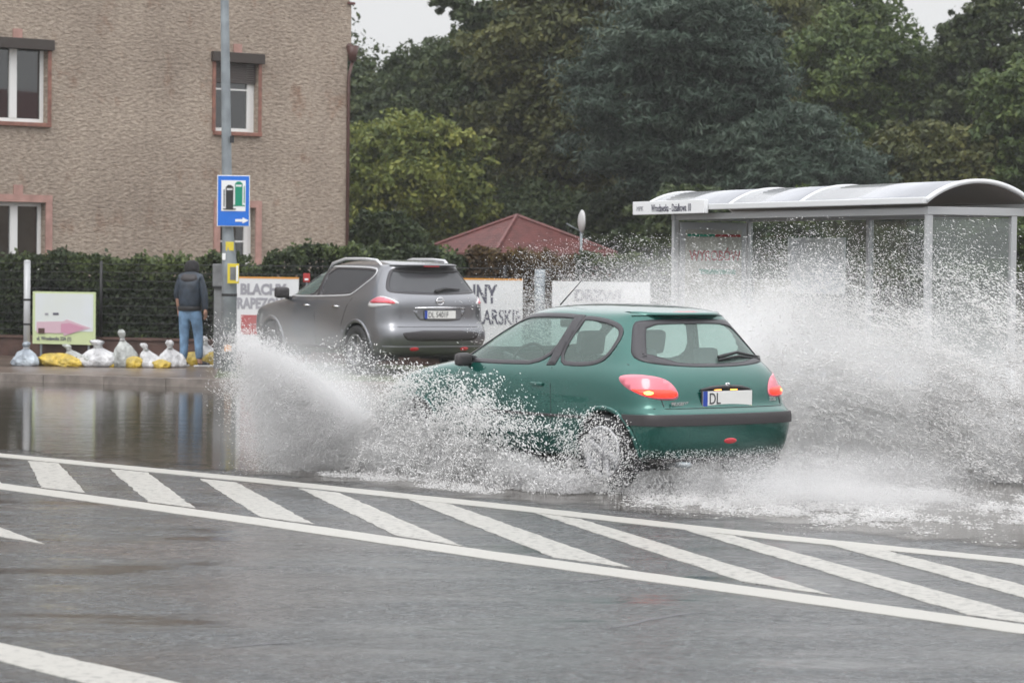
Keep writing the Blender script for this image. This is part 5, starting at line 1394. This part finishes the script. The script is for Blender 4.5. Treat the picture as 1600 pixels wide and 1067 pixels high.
def drops(name, P, r_, dirs, stretch, mat, label, cat="water spray", tet=False, smooth=True):
    """solid little water drops: position P, radius r_, stretched along dirs"""
    n = len(P); lg = rng.random(n) < .10; r_ = np.where(lg, r_*.65, r_); stretch = np.where(lg, stretch*3.5, stretch)   # some drops are drawn out into ligaments
    d = dirs/(np.linalg.norm(dirs, axis=1)[:, None]+1e-9)
    a = np.cross(d, rng.normal(size=(n, 3))); a /= np.linalg.norm(a, axis=1)[:, None]+1e-9; b = np.cross(d, a)
    T, Fc = (TET, TF) if tet else (OCT, OF)
    V = P[:, None, :]+r_[:, None, None]*(T[None, :, 0, None]*d[:, None, :]*stretch[:, None, None]+T[None, :, 1, None]*a[:, None, :]+T[None, :, 2, None]*b[:, None, :])
    k = len(T); Fa = (Fc[None]+k*np.arange(n)[:, None, None]).reshape(-1)
    o = np_mesh(name, V.reshape(-1, 3), Fa, 3, mat, None, smooth)
    tag(o, label, cat, kind='stuff'); return o
def keep(P, scale, lo, hi, seed):
    """thin out by clumping noise: probability rises from 0 at lo to 1 at hi"""
    q = vnoise(P*np.array(scale), seed)*.6+vnoise(P*np.array(scale)*2.3+7.1, seed+1)*.4
    return rng.random(len(P)) < np.clip((q-lo)/(hi-lo), 0, 1)
#SPRAYDEF
def mist_volume(name, c, rad, rz, dens, label, pitch=0., noise_scale=2.2, power=1.6):
    """a soft cloud of airborne droplets too fine to see singly"""
    bm = bmesh.new(); bmesh.ops.create_icosphere(bm, subdivisions=3, radius=1.0)
    me = bpy.data.meshes.new(name); bm.to_mesh(me); bm.free()
    m = bpy.data.materials.new(name); m.use_nodes = True; t = m.node_tree; N = t.nodes.new; L = t.links.new
    t.nodes.remove(t.nodes["Principled BSDF"]); out = t.nodes["Material Output"]
    pv_ = N("ShaderNodeVolumePrincipled"); pv_.inputs["Color"].default_value = (1, 1, 1, 1); pv_.inputs["Anisotropy"].default_value = .1
    tc = N("ShaderNodeTexCoord"); ln = N("ShaderNodeVectorMath"); ln.operation = 'LENGTH'; L(tc.outputs["Object"], ln.inputs[0])
    inv = N("ShaderNodeMath"); inv.operation = 'SUBTRACT'; inv.inputs[0].default_value = 1; inv.use_clamp = True; L(ln.outputs["Value"], inv.inputs[1])
    pw_ = N("ShaderNodeMath"); pw_.operation = 'POWER'; pw_.inputs[1].default_value = power; L(inv.outputs[0], pw_.inputs[0])
    nz = N("ShaderNodeTexNoise"); nz.inputs["Scale"].default_value = noise_scale; nz.inputs["Detail"].default_value = 3; L(tc.outputs["Object"], nz.inputs["Vector"])
    mr = N("ShaderNodeMapRange"); mr.inputs[1].default_value = .35; mr.inputs[2].default_value = .65; mr.inputs[3].default_value = .25; mr.inputs[4].default_value = 1.3; L(nz.outputs["Fac"], mr.inputs[0])
    mu = N("ShaderNodeMath"); mu.operation = 'MULTIPLY'; L(pw_.outputs[0], mu.inputs[0]); L(mr.outputs[0], mu.inputs[1])
    m2 = N("ShaderNodeMath"); m2.operation = 'MULTIPLY'; L(mu.outputs[0], m2.inputs[0]); m2.inputs[1].default_value = dens
    L(m2.outputs[0], pv_.inputs["Density"]); L(pv_.outputs[0], out.inputs["Volume"])
    o = link(name, me, m, None); o.location = c; o.scale = rad; o.rotation_euler = (0, pitch, rz); tag(o, label, "water spray", kind='stuff')
    return o
U = rng.random
# 1 bow wave thrown left by the near front wheel
SRC = carw(np.array([3.10]), np.array([.85]), np.array([0.]))[0]
def bow(n, rmax, power=1.0, core=.5):
    src = SRC+np.stack([.25*(U(n)-.5), .5*(U(n)-.5), 0*U(n)], 1)
    el = np.where(U(n) < core, .76-np.abs(rng.normal(0, .20, n)), .02+.70*U(n)**.8)+rng.normal(0, .03, n); el = np.clip(el, .01, .9)
    r_ = rmax*U(n)**power*np.interp(el, [0, .25, .6, .75], [.80, .86, 1.16, 1.26])*(1+rng.normal(0, .17, n))
    az = np.pi+rng.normal(.04, .17, n)
    d = np.stack([np.cos(el)*np.cos(az), np.cos(el)*np.sin(az), np.sin(el)], 1)
    P_ = src+d*r_[:, None]+np.array([0, 0, .02]); P_[:, 2] -= .06*r_**2; P_[:, 2] = np.abs(P_[:, 2])+.004
    ok = (SRC[0]-P_[:, 0]) < 1.46+.10*rng.normal(size=n)-.55*rng.random(n)**2+.25*np.clip(P_[:, 2]-.3, -.3, .4); return P_[ok], d[ok]
P, d = bow(420000, 1.52, .66, .6); k = keep(P, (7, 7, 9), .16, .60, 1); P, d = P[k], d[k]
drops("bow_spray_mist", P, .0014+.0024*U(len(P))**2.5, d, 1.4+U(len(P)), "mist", "dense white mist of the bow wave left of the green car's front wheel", tet=True)
P, d = bow(13000, 1.66, .75, .35); drops("bow_spray_drops", P, .0020+.0032*U(len(P))**2, d, 1.5+U(len(P)), "spray", "larger drops flying along the edge of the bow wave at far left")
# 2 sheet of water over the near flank
n = 420000
t = U(n); x = 3.30-2.85*t; zc = np.interp(t, [0, .1, .3, .55, .8, 1], [.34, .58, .92, .88, .66, .42])*(.82+.36*vnoise(np.stack([t*9, t*0, t*0], 1), 24)); v = U(n)**1.25
z = .02+zc*v+rng.normal(0, .025, n); y = .92+.40*U(n)+.15*(1-v)
P = carw(x, y, np.abs(z)); dn = np.stack([x*7+z*3.2, y*7, z*4.2-x*1.2], 1)
q_ = np.maximum(1-np.abs(2*vnoise(dn*1.5, 21)-1)*1.6, (1-np.abs(2*vnoise(dn*3.1+3, 22)-1)*1.7)*.9)*(.55+.8*vnoise(dn*.6, 23))
w_ = (rng.random(n) < np.clip((q_-.62)/.25, .035, 1))
dens = np.clip(1.25-.85*t-.75*v, .03, 1)*np.interp(t, [0, .6, .85, 1], [1, .8, .30, .12]); w_ &= rng.random(n) < dens
P = P[w_]; t_ = t[w_]; dr = carw(-1.0+0*t_, .25+0*t_, .15-.8*t_)-carw(0*t_, 0*t_, 0*t_)
drops("flank_spray", P, .0017+.0062*U(len(P))**2.6, dr+rng.normal(0, .22, dr.shape), 1.6+1.6*U(len(P)), "spray", "white droplets splashing across the green car's door and side")
n = 5200; t = U(n)**1.3; P = carw(3.7-2.8*t, .95+.5*U(n), .45+.62*U(n)**1.3*(1.1-t)); drops("flying_drops", P, .0018+.0045*U(n)**2, rng.normal(size=P.shape)+np.array([0, 0, .4]), 1.5+U(n), "spray", "loose drops flying up past the green car's door window")
n = 170000; t = U(n)**1.7; x = 3.4-3.0*t; v = U(n)**1.5; z = .01+.46*v*(1-.72*t); y = .9+.50*U(n)
P = carw(x, y, z); w_ = keep(P, (6, 6, 8), .25, .64, 31); P = P[w_]
drops("flank_mist", P, .0014+.0022*U(len(P))**2, rng.normal(size=P.shape), 1.2+.6*U(len(P)), "mist", "low white mist along the foot of the green car's side", tet=True)
# 3 around and behind the near rear wheel
n = 13000; a_ = U(n)*2*np.pi; r_ = .10+.40*U(n)**.9; P = carw(.62+r_*np.cos(a_)-.08*U(n), .88+.25*U(n), np.abs(.24+r_*np.sin(a_)*.85))
w_ = keep(P, (14, 14, 14), .42, .62, 41); P = P[w_]
drops("wheel_spray", P, .0018+.0045*U(len(P))**2.2, np.tile(np.append(-h2, .6), (len(P), 1))+rng.normal(0, .3, P.shape), 1.5+1.2*U(len(P)), "spray", "drops flung round the green car's near rear wheel")
n = 130000; x = .9-2.8*U(n); v = U(n)**2.0; z = .01+.34*v; y = 1.05-2.1*U(n); P = carw(x, y, z); w_ = keep(P, (5, 5, 8), .30, .66, 51); P = P[w_]
drops("wake_mist", P, .0014+.0022*U(len(P))**2, rng.normal(size=P.shape), 1.2+.6*U(len(P)), "mist", "thin mist trailing behind the green car's bumper", tet=True)
# 4 great wall of water on the far side
CP = [(-.10, 25.6), (1.0, 26.2), (2.2, 26.0), (3.1, 24.9), (4.2, 23.6), (5.6, 23.0), (7.5, 22.4)]
CPa = np.array(CP); seg_t = np.linspace(0, 1, len(CP))
def wallp(t): return np.stack([np.interp(t, seg_t, CPa[:, 0]), np.interp(t, seg_t, CPa[:, 1])], 1)
def wall(n, th, zpow, tlo=0., thi=1.):
    t = tlo+(thi-tlo)*U(n); c = wallp(t); ztop = np.interp(t, [0, .12, .3, .5, .7, 1], [1.75, 2.05, 2.15, 2.15, 2.20, 2.35]); ztop = ztop*(1+.10*(vnoise(np.stack([t*18, t*0, t*0], 1), 77)-.5))
    v = U(n)**zpow; z = ztop*v; off = rng.normal(0, 1, n)*th*(.5+.9*v)
    return np.stack([c[:, 0]+off*.45, c[:, 1]+off*.9, z+.01], 1), v, t
P, v, t = wall(800000, .30, 1.12)
dn = np.stack([P[:, 0]*5.0+P[:, 2]*2, P[:, 1]*5.0, P[:, 2]*9.0+P[:, 0]*2.2], 1); q_ = np.maximum(1-np.abs(2*vnoise(dn*1.3, 61)-1)*1.5, (1-np.abs(2*vnoise(dn*2.7+5, 62)-1)*1.6)*.92)*(.6+.7*vnoise(dn*.4, 63))
w_ = (rng.random(len(P)) < np.clip((q_-.55)/.30, .09, 1))&(rng.random(len(P)) < np.clip(1.35-1.45*v, .02, 1)*np.interp(t, [0, .15, .35, 1], [.6, .8, .7, .6])); P = P[w_]
dr = np.tile(np.array([.85, -.15, -.35]), (len(P), 1))+rng.normal(0, .25, P.shape)
drops("side_spray_wall", P, .0015+.0036*U(len(P))**2.6, dr, 1.6+2.0*U(len(P)), "spray", "huge curtain of water drops thrown up on the far side, in front of the bus shelter", tet=True)
P, v, t = wall(820000, .10, 1.0, .22, 1.); P[:, 1] -= .75; P[:, 0] += .05
dn = np.stack([P[:, 0]*5.5+P[:, 2]*2.2, P[:, 1]*3.0, P[:, 2]*9.5+P[:, 0]*2.4], 1); q_ = np.maximum(1-np.abs(2*vnoise(dn*1.15, 161)-1)*1.7, (1-np.abs(2*vnoise(dn*2.2+5, 162)-1)*1.9)*.85)*(.55+.85*vnoise(dn*.35, 163))
w_ = (rng.random(len(P)) < np.clip((q_-.62)/.22, .02, 1))&(rng.random(len(P)) < np.clip(1.25-1.45*v, .012, 1)*np.interp(t, [.22, .36, 1], [.0, .8, .9])); P = P[w_]
drops("side_spray_streaks", P, (.0018+.0048*U(len(P))**2.4)*np.clip(1.25-.25*P[:, 2], .6, 1.2), np.tile(np.array([.85, -.15, -.38]), (len(P), 1))+rng.normal(0, .14, P.shape), 2.0+2.4*U(len(P)), "spray", "ropes and streaks of white drops netted across the spray at the right edge")
P, v, t = wall(420000, .30, 1.3, .02, .62)
w_ = keep(P, (2.4, 2.4, 3), .22, .62, 71)&(rng.random(len(P)) < np.clip(1.5-1.45*v, .03, 1)); P = P[w_]
drops("side_spray_mist", P, .0016+.0024*U(len(P))**2, rng.normal(size=P.shape), 1.2+.7*U(len(P)), "mist", "fine white mist right behind the green car's roof and rear window", tet=True)
# 5 foam on the road
n = 190000; x = -.2-5.5*U(n); lane = rng.random(n) < .5; y = np.where(lane, .75, -.75)+rng.normal(0, .38, n)
P = carw(x, y, .008+.045*U(n)**2.5); w_ = keep(P, (2.2, 2.2, 0), .46, .64, 81)&keep(P, (14, 14, 0), .35, .6, 82); P = P[w_]
dr = np.tile(np.append(-h2, 0), (len(P), 1))+rng.normal(0, .3, P.shape)*np.array([1, 1, .1])
drops("road_foam", P, .0014+.0030*U(len(P))**2, dr, 2.5+3*U(len(P)), "spray", "streaks of white foam left on the wet road behind the green car", "foam")
n = 26000; x = .6+3.2*U(n); y = 1.0+.9*U(n)**1.6; P = carw(x, y, .008+.03*U(n)**2); w_ = keep(P, (3, 3, 0), .42, .62, 91); P = P[w_]
drops("road_foam", P, .0015+.003*U(len(P))**2, rng.normal(0, 1, P.shape)*np.array([1, 1, .1]), 1.5+U(len(P)), "spray", "foam fringe along the near edge of the green car's splash", "foam")
# soft clouds of the finest spray
mist_volume("bow_mist", (SRC[0]-.74, SRC[1]-.1, .58), (1.25, .55, .66), 0, 3.6, "soft white cloud at the heart of the bow wave", pitch=.72)
mist_volume("flank_cloud", tuple(carw(np.array([2.7]), np.array([1.15]), np.array([.12]))[0]), (1.3, .5, .38), math.pi/2+PHI, 6.0, "soft cloud of spray low beside the green car's front wing")
mist_volume("side_mist", (2.0, 26.0, .75), (2.4, 1.0, 1.30), -.15, 6.0, "soft white cloud of spray behind the green car's roof")
mist_volume("side_mist", (4.6, 23.9, .35), (3.0, 1.2, 1.45), -.25, 3.6, "thin grey-white cloud of spray at the right edge in front of the shelter posts")
mist_volume("bow_mist", (SRC[0]-.80, SRC[1]-.1, .28), (1.0, .5, .40), 0, 4.0, "thin lower skirt of the bow wave just above the flooded road")
mist_volume("nose_mist", tuple(carw(np.array([4.3]), np.array([1.0]), np.array([.45]))[0]), (1.5, .9, .8), math.pi/2+PHI, 1.1, "thin veil of spray hiding the green car's nose and the grey car's wheels")
mist_volume("wake_cloud", tuple(carw(np.array([-1.0]), np.array([.0]), np.array([.05]))[0]), (2.0, 1.2, .42), math.pi/2+PHI, 1.5, "thin cloud of spray low behind the green car's bumper")

# ------------------------------------------------------------------ rain haze
hz = MB(); hz.box((-130, -25, -1), (130, 150, 40))
hm = bpy.data.materials.new("rain_haze"); hm.use_nodes = True; t = hm.node_tree; t.nodes.remove(t.nodes["Principled BSDF"])
pv_ = t.nodes.new("ShaderNodeVolumePrincipled"); pv_.inputs["Color"].default_value = (.90, .92, .92, 1); pv_.inputs["Density"].default_value = .0005
t.links.new(pv_.outputs[0], t.nodes["Material Output"].inputs["Volume"])
MT["haze"] = hm
tag(hz.build("haze", "haze"), kind='stuff')
